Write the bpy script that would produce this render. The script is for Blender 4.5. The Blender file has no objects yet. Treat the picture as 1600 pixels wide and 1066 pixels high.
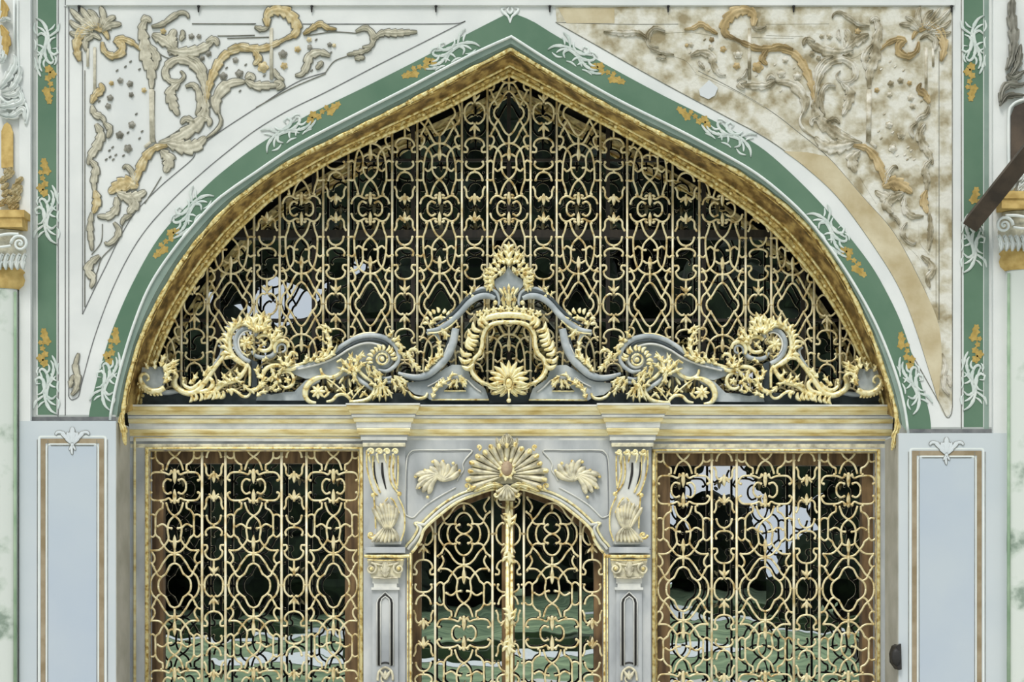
import bpy, math, random
import numpy as np
from mathutils.geometry import tessellate_polygon
from mathutils import Vector
random.seed(7)
rng = np.random.RandomState(5)
PI = math.pi
SC = bpy.context.scene
COL = SC.collection

# ------------------------------------------------------------------ camera, sky, light
CAMY, EYE, PXM = -12.0, 1.6, 0.005
cam_d = bpy.data.cameras.new('camera'); cam = bpy.data.objects.new('camera', cam_d); COL.objects.link(cam)
cam.location = (0, CAMY, EYE); cam.rotation_euler = (PI/2, 0, 0)
cam_d.sensor_width = 36; cam_d.lens = 54; cam_d.shift_y = (930-533)/1600
cam_d.clip_end = 500
SC.camera = cam
SC.view_settings.view_transform = 'Standard'; SC.view_settings.look = 'None'
SC.view_settings.gamma = 1; SC.view_settings.use_curve_mapping = False
SC.view_settings.exposure = -0.52
W = bpy.data.worlds.new('world'); SC.world = W; W.use_nodes = True
nt = W.node_tree; bg = nt.nodes['Background']
tc = nt.nodes.new('ShaderNodeTexCoord'); nz = nt.nodes.new('ShaderNodeTexNoise'); nz.inputs['Scale'].default_value = 3.0
nz.inputs['Detail'].default_value = 5
rp = nt.nodes.new('ShaderNodeValToRGB')
rp.color_ramp.elements[0].position = .4; rp.color_ramp.elements[0].color = (0.78, 0.89, 1.0, 1)
rp.color_ramp.elements[1].position = .62; rp.color_ramp.elements[1].color = (1.0, 1.0, 1.0, 1)
nt.links.new(tc.outputs['Generated'], nz.inputs['Vector']); nt.links.new(nz.outputs['Fac'], rp.inputs['Fac'])
nt.links.new(rp.outputs['Color'], bg.inputs['Color']); bg.inputs['Strength'].default_value = 1.5
sun_d = bpy.data.lights.new('sun', 'SUN'); sun = bpy.data.objects.new('sun', sun_d); COL.objects.link(sun)
sun_d.energy = 3.1; sun_d.angle = math.radians(20); sun_d.color = (1.0, 0.97, 0.90)
sun.rotation_euler = (math.radians(34), 0, math.radians(-20))

# ------------------------------------------------------------------ measuring: a point of the photo at a given depth behind the wall face
def U(px, py, y=0.0):
    k = (y - CAMY) / (-CAMY)
    return ((px-800)*PXM*k, y, EYE + (930-py)*PXM*k)

def S(r, g, b):
    f = lambda c: ((c/255+0.055)/1.055)**2.4 if c > 10 else c/255/12.92
    return (f(r), f(g), f(b), 1)

# ------------------------------------------------------------------ materials
def mat(name, c1, c2=None, scale=6, rough=.7, metal=0, bump=0, bscale=40, c3=None, lo=.35, hi=.65, spec=.5, detail=6, stretch=None):
    m = bpy.data.materials.new(name); m.use_nodes = True
    n = m.node_tree; b = n.nodes['Principled BSDF']
    b.inputs['Roughness'].default_value = rough; b.inputs['Metallic'].default_value = metal
    b.inputs['Specular IOR Level'].default_value = spec
    g = n.nodes.new('ShaderNodeNewGeometry')
    vec = g.outputs['Position']
    if stretch:
        mp = n.nodes.new('ShaderNodeMapping'); mp.inputs['Scale'].default_value = stretch
        n.links.new(vec, mp.inputs['Vector']); vec = mp.outputs['Vector']
    if c2:
        t = n.nodes.new('ShaderNodeTexNoise'); t.inputs['Scale'].default_value = scale; t.inputs['Detail'].default_value = detail
        n.links.new(vec, t.inputs['Vector'])
        r = n.nodes.new('ShaderNodeValToRGB'); r.color_ramp.elements[0].position = lo; r.color_ramp.elements[1].position = hi
        r.color_ramp.elements[0].color = c1; r.color_ramp.elements[1].color = c2
        if c3:
            e = r.color_ramp.elements.new((lo+hi)/2); e.color = c3
        n.links.new(t.outputs['Fac'], r.inputs['Fac']); n.links.new(r.outputs['Color'], b.inputs['Base Color'])
    else:
        b.inputs['Base Color'].default_value = c1
    if bump:
        t = n.nodes.new('ShaderNodeTexNoise'); t.inputs['Scale'].default_value = bscale; t.inputs['Detail'].default_value = 4
        n.links.new(vec, t.inputs['Vector'])
        bp = n.nodes.new('ShaderNodeBump'); bp.inputs['Strength'].default_value = bump; bp.inputs['Distance'].default_value = .01
        n.links.new(t.outputs['Fac'], bp.inputs['Height']); n.links.new(bp.outputs['Normal'], b.inputs['Normal'])
    return m
M = {}
M['plaster'] = mat('white_plaster', S(210,213,212), S(223,225,223), 2.2, .85, bump=.08)
M['pier'] = mat('pale_blue_plaster', S(187,196,202), S(197,204,207), 1.2, .8, bump=.05)
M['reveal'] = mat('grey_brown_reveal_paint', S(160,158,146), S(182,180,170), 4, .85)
M['pier_lt'] = mat('pale_painted_highlight', S(204,211,215), S(212,218,220), 3, .8)
M['pier_in'] = mat('painted_panel_blue', S(174,186,200), S(184,194,202), 1.0, .8)
M['edge'] = mat('grey_shaded_paint', S(160,165,162), S(178,182,178), 5, .85)
M['green'] = mat('painted_green', S(80,112,90), S(94,123,101), 2.5, .75, bump=.05)
M['bevel'] = mat('grey_green_paint', S(122,142,132), S(140,158,148), 4, .7)
M['line'] = mat('incised_and_shadow_line', S(98,100,102), S(125,126,126), 12, .9)  # also colours the painted shadow strips above the piers
M['white'] = mat('white_paint', S(214,221,219), S(226,230,227), 8, .7)
M['tan'] = mat('tan_painted_band', S(136,120,92), S(160,146,122), 9, .8)
M['gold'] = mat('worn_gilding', S(160,124,56), S(248,234,176), 30, .32, .35, bump=.4, bscale=110, c3=S(224,200,128), lo=.3, hi=.58)
M['gilt'] = mat('bright_gilding', S(176,142,74), S(252,244,200), 26, .32, .3, bump=.3, bscale=120, c3=S(238,222,160), lo=.3, hi=.56)
M['iron'] = mat('gilded_iron', S(168,138,80), S(240,228,186), 22, .34, .22, c3=S(222,205,156), lo=.3, hi=.6)
M['bar'] = mat('pale_gilded_bar', S(186,164,112), S(236,228,198), 9, .36, .15, c3=S(218,204,164), lo=.3, hi=.6)
M['cream'] = mat('cream_gilding', S(200,174,106), S(240,231,190), 12, .42, .15, c3=S(228,211,154), lo=.3, hi=.6, bump=.15, bscale=60, stretch=(.35,1,1.6))
M['oldgold'] = mat('tarnished_gilding', S(112,88,40), S(238,214,140), 24, .38, .35, bump=.5, bscale=90, c3=S(192,164,96), lo=.3, hi=.62)
M['cove'] = mat('brown_gilt_cove', S(88,70,40), S(204,176,110), 11, .4, .35, bump=.4, bscale=50, c3=S(142,114,66), lo=.33, hi=.64)
M['marble'] = mat('grey_marble', S(154,158,162), S(202,204,203), 5, .5, c3=S(179,183,185), lo=.3, hi=.7, stretch=(1,1,.5))
M['marble_lt'] = mat('pale_marble', S(196,198,194), S(228,228,220), 7, .5, c3=S(212,213,208))
M['marble_dk'] = mat('dark_grey_marble', S(128,132,136), S(160,164,166), 5, .5)
M['worn'] = mat('worn_marble_gilt', S(160,152,128), S(238,230,198), 16, .45, .1, c3=S(206,200,176), lo=.3, hi=.62, bump=.25, bscale=80)
M['slate'] = mat('blue_grey_paint', S(146,155,160), S(194,200,202), 8, .5, c3=S(168,176,180))
M['slate_dk'] = mat('dark_slate_paint', S(44,54,60), S(66,76,80), 10, .6)
M['black'] = mat('black_iron', S(22,22,22), S(40,38,36), 10, .6)
M['dwood'] = mat('blackened_wood', S(34,30,26), S(58,50,42), 3, .6, stretch=(6,6,1))
M['wood'] = mat('brown_wood', S(96,74,52), S(156,126,88), 3, .6, stretch=(6,6,1))
M['brace'] = mat('dark_timber', S(52,44,36), S(88,74,60), 4, .7, stretch=(1,1,1), bump=.2)
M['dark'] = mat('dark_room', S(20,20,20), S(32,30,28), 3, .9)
M['ochre'] = mat('ochre_paint', S(176,146,82), S(206,178,112), 14, .75, bump=.1)
M['orange'] = mat('orange_brown_paint', S(172,136,78), S(206,172,112), 16, .8)
M['flower'] = mat('ochre_flower_paint', S(158,134,66), S(186,158,88), 22, .8)
M['rel'] = mat('beige_stucco', S(166,162,144), S(212,208,190), 22, .8, c3=S(190,185,166), lo=.3, hi=.68, bump=.2, bscale=90)
M['relgold'] = mat('beige_gold_stucco', S(170,148,100), S(218,206,172), 22, .8, c3=S(196,178,134), lo=.3, hi=.68, bump=.2, bscale=90)
M['outline'] = mat('grey_outline_paint', S(108,108,100), S(134,134,124), 18, .85)
M['stained'] = mat('stained_plaster', S(150,138,108), S(214,212,202), 6.5, .9, c3=S(190,184,164), lo=.36, hi=.58, bump=.7, bscale=26, detail=12)
M['stainrel'] = mat('stained_stucco', S(134,124,98), S(214,210,198), 9, .9, c3=S(180,172,150), lo=.36, hi=.6, bump=.7, bscale=34, detail=12)
M['stainrel2'] = mat('stained_ochre_stucco', S(130,112,78), S(206,186,146), 6, .9, c3=S(178,156,112), lo=.34, hi=.66, bump=.6, bscale=30, detail=10)
M['edge2'] = mat('grey_brown_stucco', S(112,110,100), S(160,158,148), 12, .85)
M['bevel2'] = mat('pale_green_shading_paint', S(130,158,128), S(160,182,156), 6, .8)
M['stencil'] = mat('soft_white_paint', S(194,205,200), S(214,220,216), 10, .75)
M['staintan'] = mat('bare_tan_plaster', S(176,160,124), S(204,194,166), 4, .9, bump=.3, bscale=20)
M['colmarble'] = mat('painted_veined_marble', S(132,148,134), S(206,212,206), 4.5, .6, c3=S(190,200,190), lo=.33, hi=.47, detail=10)
M['paper'] = mat('white_paper', S(206,210,212), None, rough=.9)
M['stone'] = mat('pale_paving', S(190,188,180), S(214,212,204), 2, .9)
M['grass'] = mat('mown_grass', S(88,112,80), S(150,172,128), 1.0, .95)
M['hedge'] = mat('clipped_hedge', S(34,48,28), S(60,78,44), 3, .95)
M['leaf'] = mat('dark_tree_leaves', S(16,24,14), S(44,58,34), 1.6, .95)
M['bark'] = mat('tree_bark', S(48,40,32), S(72,62,50), 5, .95)
def glass(name, refl, tint):
    m = bpy.data.materials.new(name); m.use_nodes = True; n = m.node_tree
    for x in list(n.nodes):
        if x.type == 'BSDF_PRINCIPLED': n.nodes.remove(x)
    out = [x for x in n.nodes if x.type == 'OUTPUT_MATERIAL'][0]
    g = n.nodes.new('ShaderNodeBsdfGlossy'); g.inputs['Roughness'].default_value = .0; g.inputs['Color'].default_value = (.93,.97,1,1)
    t = n.nodes.new('ShaderNodeBsdfTransparent'); t.inputs['Color'].default_value = tint
    mx = n.nodes.new('ShaderNodeMixShader'); mx.inputs['Fac'].default_value = refl
    tn = n.nodes.new('ShaderNodeTexNoise'); tn.inputs['Scale'].default_value = 2.2; tn.inputs['Detail'].default_value = 2
    ge = n.nodes.new('ShaderNodeNewGeometry'); n.links.new(ge.outputs['Position'], tn.inputs['Vector'])
    bp = n.nodes.new('ShaderNodeBump'); bp.inputs['Strength'].default_value = .12; bp.inputs['Distance'].default_value = .01
    n.links.new(tn.outputs['Fac'], bp.inputs['Height']); n.links.new(bp.outputs['Normal'], g.inputs['Normal'])
    n.links.new(t.outputs[0], mx.inputs[1]); n.links.new(g.outputs[0], mx.inputs[2]); n.links.new(mx.outputs[0], out.inputs['Surface'])
    return m
M['glass'] = glass('old_window_glass', .6, (.75,.78,.78,1))

# ------------------------------------------------------------------ geometry helpers
def cr(pts, step=2.5, closed=False):
    """Catmull-Rom through points (any dimension)"""
    P = [np.array(p, float) for p in pts]
    if len(P) == 2 and not closed: return P
    out = []; n = len(P)
    rngn = n if closed else n-1
    for i in range(rngn):
        if closed: a, b, c, d = P[i-1], P[i], P[(i+1)%n], P[(i+2)%n]
        else: a, b, c, d = P[max(i-1,0)], P[i], P[i+1], P[min(i+2,n-1)]
        m = max(2, int(np.linalg.norm(c[:2]-b[:2])/step)+1)
        for j in range(m):
            t = j/m
            out.append(.5*((2*b)+(-a+c)*t+(2*a-5*b+4*c-d)*t*t+(-a+3*b-3*c+d)*t**3))
    if not closed: out.append(P[-1])
    return out
def resamp(pts, n, smooth=True):
    P = np.array(cr(pts, 3) if smooth else pts, float)
    s = np.concatenate([[0], np.cumsum(np.linalg.norm(np.diff(P, axis=0), axis=1))])
    t = np.linspace(0, s[-1], n)
    return np.stack([np.interp(t, s, P[:,i]) for i in range(P.shape[1])], 1)

class MB:
    def __init__(s, y=0.0): s.v = []; s.f = []; s.m = []; s.sm = []; s.y = y
    def add(s, vs, fs, mi=0, smooth=False):
        o = len(s.v); s.v.extend([tuple(map(float, p)) for p in vs])
        for f in fs: s.f.append([i+o for i in f]); s.m.append(mi); s.sm.append(smooth)
    def box(s, x0, z0, x1, z1, y0, y1, mi=0):
        """corners in metres"""
        vs = [(x,y,z) for x in (x0,x1) for y in (y0,y1) for z in (z0,z1)]
        s.add(vs, [(0,1,3,2),(4,6,7,5),(0,4,5,1),(2,3,7,6),(0,2,6,4),(1,5,7,3)], mi)
    def pbox(s, a, b, c, d, y0, y1, mi=0, yr=None):
        """photo rectangle x a..c, y b..d measured at depth yr"""
        yr = y0 if yr is None else yr
        p, q = U(a, d, yr), U(c, b, yr)
        s.box(p[0], p[2], q[0], q[2], y0, y1, mi)
    def tube(s, pts, r, y=None, closed=False, n=6, ry=None, step=2.5, smooth=True, cap=True, mi=0, balls=None):
        y = s.y if y is None else y
        P = [tuple(p) for p in pts]
        rl = list(r) if hasattr(r, '__len__') else [r]*len(P)
        Q = [(p[0], p[1], p[2] if len(p) > 2 else 0.0, rr) for p, rr in zip(P, rl)]
        Q = cr(Q, step, closed) if smooth else [np.array(q) for q in Q]
        k = (y - CAMY)/(-CAMY)*PXM
        C = np.array([U(q[0], q[1], y) for q in Q]); C[:,1] += [q[2] for q in Q]
        R = np.array([q[3] for q in Q])*k
        N = len(C)
        if closed: T = np.roll(C,-1,0)-np.roll(C,1,0)
        else: T = np.gradient(C, axis=0)
        T[:,1] = 0
        L = np.linalg.norm(T, axis=1); L[L<1e-9] = 1; T /= L[:,None]
        Nn = np.stack([-T[:,2], np.zeros(N), T[:,0]], 1)
        vs = []
        for i in range(N):
            for j in range(n):
                a = 2*PI*j/n + PI/n
                rr2 = R[i]*(1 if ry is None else ry)
                vs.append(C[i]+Nn[i]*R[i]*math.cos(a)+np.array([0,-rr2*math.sin(a),0]))
        fs = []
        for i in range(N if closed else N-1):
            i2 = (i+1) % N
            for j in range(n):
                j2 = (j+1) % n
                fs.append((i*n+j, i2*n+j, i2*n+j2, i*n+j2))
        if cap and not closed:
            fs.append(tuple(range(n))[::-1]); fs.append(tuple((N-1)*n+j for j in range(n)))
        s.add(vs, fs, mi, True)
        if balls:
            for w, br in balls: s.ball(P[w][0], P[w][1], br, y=y)
    def ball(s, px, py, r, y=None, ry=1.0, nu=8, nv=5, sy=1.0, mi=0, dy=0):
        y = s.y if y is None else y
        c = U(px, py, y); k = (y-CAMY)/(-CAMY)*PXM; R = r*k
        vs = [(c[0], c[1]+dy-R*ry, c[2])]
        for i in range(1, nv):
            a = PI*i/nv
            for j in range(nu):
                b = 2*PI*j/nu
                vs.append((c[0]+R*math.sin(a)*math.cos(b), c[1]+dy-R*ry*math.cos(a), c[2]+R*sy*math.sin(a)*math.sin(b)))
        vs.append((c[0], c[1]+dy+R*ry, c[2])); e = len(vs)-1
        fs = [(0, 1+(j+1)%nu, 1+j) for j in range(nu)]
        for i in range(nv-2):
            for j in range(nu):
                a = 1+i*nu+j; b = 1+i*nu+(j+1)%nu
                fs.append((a, b, b+nu, a+nu))
        o = 1+(nv-2)*nu
        fs += [(e, o+j, o+(j+1)%nu) for j in range(nu)]
        s.add(vs, fs, mi, True)
    def leaf(s, spine, w, h=.03, lobes=4, y=None, amp=.5, tip=.10, root=.35, curl=0.0, mi=0, flat=False, grow=0.0, peak=.42, spiky=False):
        """carved leaf: grooved ribbon along a spine, its edges toothed towards the tip; spiky adds flame-like side leaflets"""
        y = s.y if y is None else y
        P = resamp(spine, max(9, lobes*7+1))
        N = len(P); T = np.gradient(P, axis=0); T /= np.linalg.norm(T, axis=1)[:,None]+1e-9
        Nn = np.stack([-T[:,1], T[:,0]], 1)
        vs = []
        if flat: prof = [(-1,0),(-.98,1),(0,1),(.98,1),(1,0)]
        elif lobes == 0 or spiky: prof = [(-1,0),(-.82,.55),(-.4,.85),(0,1),(.4,.85),(.82,.55),(1,0)]
        else: prof = [(-1,0),(-.95,.6),(-.74,.95),(-.5,.4),(-.24,.8),(0,1.15),(.24,.8),(.5,.4),(.74,.95),(.95,.6),(1,0)]
        env = lambda t: (root+(1-root)*min(1, (t/peak))**.7) if t < peak else (tip+(1-tip)*max(0,(1-((t-peak)/(1-peak))**2))**.8)
        for i in range(N):
            t = i/(N-1); e = env(t)
            ph = (lobes*t) % 1.0 if i < N-1 else .5
            lob = 1+amp*(ph**.8-.5) if (lobes and not spiky) else 1
            ww = w*e*lob*(.74 if spiky else 1) + grow
            hh = h*(1-.35*t) + curl*t*t
            for a, b in prof:
                q = P[i]+Nn[i]*a*ww
                p3 = U(q[0], q[1], y)
                vs.append((p3[0], p3[1]-b*hh, p3[2]))
        m = len(prof); fs = []
        for i in range(N-1):
            for j in range(m-1):
                fs.append((i*m+j, i*m+j+1, (i+1)*m+j+1, (i+1)*m+j))
            fs.append((i*m+m-1, i*m, (i+1)*m, (i+1)*m+m-1))
        fs.append(tuple(range(m))); fs.append(tuple((N-1)*m+j for j in range(m))[::-1])
        s.add(vs, fs, mi, not flat)
        if spiky and lobes:
            for k in range(lobes):
                t = (k+.3)/(lobes+.6); i = int(t*(N-1)); L_ = w*2.1*(.6+.4*env(t))
                for sd in (-1, 1):
                    a = math.atan2(T[i][1], T[i][0])+sd*math.radians(34); p = P[i]-T[i]*w*.4
                    q = (p[0]+L_*math.cos(a), p[1]+L_*math.sin(a))
                    mx, my = (p[0]+q[0])/2, (p[1]+q[1])/2; dx, dy = q[0]-p[0], q[1]-p[1]
                    s.leaf([p, (mx-dy*.16*-sd, my+dx*.16*-sd), q], w*.56, h*1.15, 0, y=y, tip=.2, root=.5, mi=mi)
    def petal(s, a, b, w, h=.02, bend=0.0, **kw):
        mx, my = (a[0]+b[0])/2, (a[1]+b[1])/2; dx, dy = b[0]-a[0], b[1]-a[1]
        s.leaf([a, (mx-dy*bend, my+dx*bend), b], w, h, lobes=0, **kw)
    def fringe(s, spine, n, ln, ang=60, w=2.6, h=.02, bend=.25, side=1, t0=0, t1=1, grow=None, y=None, jitter=.12, **kw):
        P = resamp(spine, 120); T = np.gradient(P, axis=0)
        for i in range(n):
            t = t0+(t1-t0)*(i+.5)/n
            k = int(t*119); p = P[k]; a = math.atan2(T[k][1], T[k][0]) + side*math.radians(ang+rng.uniform(-8,8))
            l = ln*(1 if grow is None else grow(t))*(1+rng.uniform(-jitter, jitter))
            s.petal(p, (p[0]+l*math.cos(a), p[1]+l*math.sin(a)), w, h, bend*side, y=y, **kw)
    def volute(s, cx, cy, r0, turns, a0, dirn=1, r=2, r1=1.0, y=None, rt=None, n=6, ry=None, mi=0):
        N = int(14*turns)+2; pts = []; rr = []
        for i in range(N):
            t = i/(N-1); a = math.radians(a0)+dirn*t*turns*2*PI; q = r1+(r0-r1)*(1-t)**1.15
            pts.append((cx+q*math.cos(a), cy+q*math.sin(a))); rr.append(r*(1-.5*t) if rt is None else r+(rt-r)*t)
        s.tube(pts, rr, y=y, smooth=False, n=n, ry=ry, mi=mi)
        s.ball(cx, cy, max(r1*1.3, r*.9), y=y, mi=mi)
    def rosette(s, cx, cy, r, n=6, w=None, h=.02, y=None, c=.25, a0=0, mi=0):
        for i in range(n):
            a = 2*PI*i/n+a0
            s.petal((cx+r*.12*math.cos(a), cy+r*.12*math.sin(a)), (cx+r*math.cos(a), cy+r*math.sin(a)), w or r*.34, h, y=y, tip=.3, mi=mi)
        s.ball(cx, cy, r*c, y=(s.y if y is None else y)-h*.6, mi=mi)
    def prism(s, outer, y0, y1, holes=(), yr=None, mi=0, side=None, metric=False, back=False):
        """photo outline (with holes) cut as a solid slab, front y0, back y1"""
        yr = y0 if yr is None else yr
        conv = (lambda p: (p[0], 0, p[1])) if metric else (lambda p: U(p[0], p[1], yr))
        loops = [[Vector((conv(p)[0], conv(p)[2], 0)) for p in l] for l in [outer, *holes]]
        tri = tessellate_polygon(loops); flat = [p for l in loops for p in l]
        s.add([(p.x, y0, p.y) for p in flat], [tuple(t) for t in tri], mi)
        if back: s.add([(p.x, y1, p.y) for p in flat], [tuple(t)[::-1] for t in tri], mi)
        for l in loops:
            n = len(l)
            s.add([(p.x, y0, p.y) for p in l]+[(p.x, y1, p.y) for p in l], [(i, (i+1)%n, (i+1)%n+n, i+n) for i in range(n)], mi if side is None else side)
    def loft(s, rails, mis=None, smooth=True, closed=False):
        """rails: lists of 3-D points with equal counts"""
        n = len(rails[0])
        if smooth:
            s.add([p for r in rails for p in r], [], 0); base = len(s.v)-n*len(rails)
            for k in range(len(rails)-1):
                for i in range(n-1 if not closed else n):
                    i2 = (i+1) % n
                    s.f.append([base+k*n+i, base+k*n+i2, base+(k+1)*n+i2, base+(k+1)*n+i]); s.m.append(mis[k] if mis else 0); s.sm.append(True)
        else:
            for k in range(len(rails)-1):
                s.add(list(rails[k])+list(rails[k+1]), [(i, (i+1)%n, (i+1)%n+n, i+n) for i in range(n-1 if not closed else n)], mis[k] if mis else 0)
    def back(s, mi=1):  # backs coloured dark to dim their reflection in the panes
        """faces turned to the room take material mi"""
        lim = s.y+.0045; ys = [v[1] for v in s.v]
        for k, f in enumerate(s.f):
            if sum(ys[i] for i in f)/len(f) > lim: s.m[k] = mi
        return s
    def build(s, name, mats, parent=None, label=None, loc=None):
        me = bpy.data.meshes.new(name)
        if not isinstance(mats, (list, tuple)): mats = [mats]
        o = bpy.data.objects.new(name, me); COL.objects.link(o)
        off = np.zeros(3)
        if parent is not None:
            o.parent = parent; q = parent
            while q is not None: off += np.array(q.location); q = q.parent
        elif loc is not None: off = np.array(loc); o.location = loc
        V = (np.array(s.v)-off) if s.v else []
        me.from_pydata([tuple(v) for v in V], [], s.f)
        for m in mats: me.materials.append(M[m] if isinstance(m, str) else m)
        me.polygons.foreach_set('material_index', s.m); me.polygons.foreach_set('use_smooth', s.sm)
        me.update()
        import bmesh
        b = bmesh.new(); b.from_mesh(me); bmesh.ops.recalc_face_normals(b, faces=b.faces); b.to_mesh(me); b.free()
        if label: o['label'] = label
        return o
def thing(name, label, cat, loc=(0,0,0), group=None, kind=None):
    o = bpy.data.objects.new(name, None); COL.objects.link(o); o.location = loc; o.empty_display_size = .1
    o['label'] = label; o['category'] = cat
    if group: o['group'] = group
    if kind: o['kind'] = kind
    return o
def tag(o, label, cat, group=None, kind=None):
    o['label'] = label; o['category'] = cat
    if group: o['group'] = group
    if kind: o['kind'] = kind
    return o
def struct(o, label=None):
    o['kind'] = 'structure'
    if label: o['label'] = label
    return o
def mir(pts, c): return [(2*c-p[0],)+tuple(p[1:]) for p in pts]

# ------------------------------------------------------------------ measured arch lines (left half apex first, right half apex first)
AR = {
 'inner': ([(796,119),(748,144),(700,169),(658,188),(600,213),(550,236),(506,259),(435,304),(400,334),(360,374),(317,427),(284,478),(258,530),(240,580),(226,633)],
           [(796,119),(845,143),(900,172),(950,198),(1000,226),(1051,255),(1100,284),(1150,318),(1200,356),(1240,398),(1272,436),(1306,486),(1336,540),(1357,585),(1372,640)]),
 'bead':  ([(798,77),(740,106),(678,139),(598,180),(509,224),(467,245),(425,270),(390,296),(355,324),(299,387),(253,460),(223,520),(208,566),(196,614),(192,648)],
           [(798,77),(850,108),(906,141),(960,171),(1015,200),(1090,236),(1155,270),(1200,300),(1236,329),(1271,364),(1305,412),(1332,460),(1361,522),(1381,578),(1398,634),(1401,655)]),
 'white': ([(799,57),(750,79),(704,102),(640,136),(577,168),(476,220),(438,243),(400,269),(362,295),(329,322),(279,380),(236,443),(208,510),(186,584),(174,640),(172,657)],
           [(799,57),(860,96),(920,131),(977,162),(1060,203),(1120,235),(1177,268),(1222,303),(1263,343),(1306,400),(1344,460),(1374,518),(1400,585),(1413,635),(1419,677)]),
 'green': ([(797,19),(742,47),(700,69),(653,94),(570,136),(494,173),(446,200),(400,229),(358,260),(317,296),(253,365),(210,437),(176,514),(155,580),(142,632),(138,657)],
           [(797,19),(830,32),(861,51),(905,77),(952,104),(1030,146),(1104,183),(1155,210),(1205,243),(1281,316),(1352,402),(1386,458),(1412,515),(1436,590),(1452,645),(1455,677)]),
 'line1': ([(795,14),(727,33),(660,67),(590,102),(509,144),(450,173),(400,203),(358,235),(317,269),(268,314),(220,370),(182,438),(150,520),(129,594),(124,616)],
           [(805,8),(825,13),(870,36),(927,68),(990,104),(1053,139),(1130,180),(1200,218),(1262,264),(1314,314),(1377,402),(1410,460),(1433,520),(1452,580),(1466,627)]),
}
NARC = 70
def arch(key, y, yr=None, t0=0, t1=1):
    """left base -> apex -> right base, as 3-D points at depth y"""
    l, r = AR[key]
    L = resamp(l, NARC)[::-1]; R = resamp(r, NARC)[1:]
    return [U(p[0], p[1], y) for p in np.concatenate([L, R])]
def archpx(key, n=NARC):
    l, r = AR[key]
    return np.concatenate([resamp(l, n)[::-1], resamp(r, n)[1:]])
def mixpx(a, b, t): return archpx(a)*(1-t)+archpx(b)*t

GROUND = 0.0
GPY = 1250
# ------------------------------------------------------------------ walls
b = MB()
hole = [tuple(p) for p in archpx('white')]
hole = [(172,GPY)]+hole+[(1419,GPY)]
b.prism([(-260,GPY),(-260,-260),(1860,-260),(1860,GPY)][::-1], 0.0, 0.55, holes=[hole], mi=0)
struct(b.build('wall_front', ['plaster','edge']), 'white plaster wall around the pointed arch')
def pier(side, xa, xb, top, fx0, fx1, ftop, cx, cy, strip):
    b = MB(); b.pbox(xa, top, xb, GPY, -.05, .5, 0)
    b.pbox(strip[0], -260, strip[1], top, -.045, .0, 1)
    o = struct(b.build('wall_'+side, ['pier','plaster']), 'pale blue-grey pier to the %s of the grilled door' % side)
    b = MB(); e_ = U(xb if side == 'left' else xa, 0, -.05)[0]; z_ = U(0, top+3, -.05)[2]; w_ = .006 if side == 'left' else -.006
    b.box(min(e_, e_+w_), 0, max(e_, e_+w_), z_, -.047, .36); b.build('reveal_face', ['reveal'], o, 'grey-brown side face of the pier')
    # painted frame
    f = MB()
    y = -.052
    def ring(x0, y0, x1, y1, w, yy, mi, c=5, t=.004):
        def rr(x0,y0,x1,y1,c): return [(x0,GPY),(x0,y0+c),(x0+c*.3,y0+c*.3),(x0+c,y0),(x1-c,y0),(x1-c*.3,y0+c*.3),(x1,y0+c),(x1,GPY)]
        f.prism(rr(x0,y0,x1,y1,c)[::-1]+[] if False else (rr(x0,y0,x1,y1,c)+rr(x0+w,y0+w,x1-w,y1,max(c-1,.5))[::-1]), yy, yy+t, mi=mi)
    ring(fx0, ftop, fx1, GPY, 2.6, y, 1, 4)
    f2 = f; o1 = f.build('painted_outline', ['tan','white','edge'], o)
    f = MB(); ring(fx0+4, ftop+4.5, fx1-4, GPY, 7.5, y, 0, 1); f.build('painted_band', ['tan'], o, 'tan painted band')
    f = MB(); ring(fx0+12, ftop+12, fx1-12, GPY, 2.2, y, 1, 6); f.build('painted_outline', ['tan','white','edge'], o)
    f = MB(); f.pbox(fx0+15.5, ftop+17, fx1-15.5, GPY, -.0515, -.049, 0); f.build('painted_field', ['pier_in'], o, 'flat blue-grey field')
    # thin grey contour lines
    f = MB()
    for x in (fx0-1.4, fx1+1.4, fx0+15.2, fx1-15.2): f.tube([(x, ftop+6),(x,GPY)], .55, y=-.052, n=4, smooth=False)
    f.tube([(fx0+20, ftop+15.3),(fx1-20, ftop+15.3)], .55, y=-.052, n=4, smooth=False)
    f.build('contour_line', ['outline'], o)
    # fleuron on top of the frame
    t = thing('painted_fleuron', 'white leaf fleuron with grey outlines painted on top of the %s pier panel' % side, 'painted ornament', U(cx, cy, -.06))
    for grow, mm, yy, nm in ((.8,'outline',-.054,'fleuron_outline'), (0,'pier_lt',-.057,'fleuron_leaf')):
        f = MB(yy)
        for sg in (-1,1):
            f.leaf([(cx+sg*2,cy+10),(cx+sg*10,cy),(cx+sg*17,cy-8),(cx+sg*24,cy-8),(cx+sg*26,cy-4)], 3.0, .004, 3, grow=grow, tip=.3)
            f.leaf([(cx+sg*1,cy+9),(cx+sg*6,cy-1),(cx+sg*8,cy-9)], 3.2, .004, 2, grow=grow)
            f.petal((cx+sg*1,cy+12),(cx+sg*5,cy+20), 1.6, .003, grow=grow)
        f.leaf([(cx,cy+8),(cx,cy-4),(cx,cy-17)], 5.4, .006, 3, grow=grow)
        f.ball(cx, cy+11, 3+grow, ry=.3); f.leaf([(cx,cy+14),(cx-1,cy+20),(cx,cy+27)], 2, .003, 0, grow=grow)
        f.build(nm, [mm], t)
    return o
pier('left', 30, 181, 658, 59.5, 166.5, 681, 113, 684, (30,47.5))
pier('right', 1404, 1573, 677, 1421, 1538, 700, 1479, 700, (1552,1573))
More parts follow.
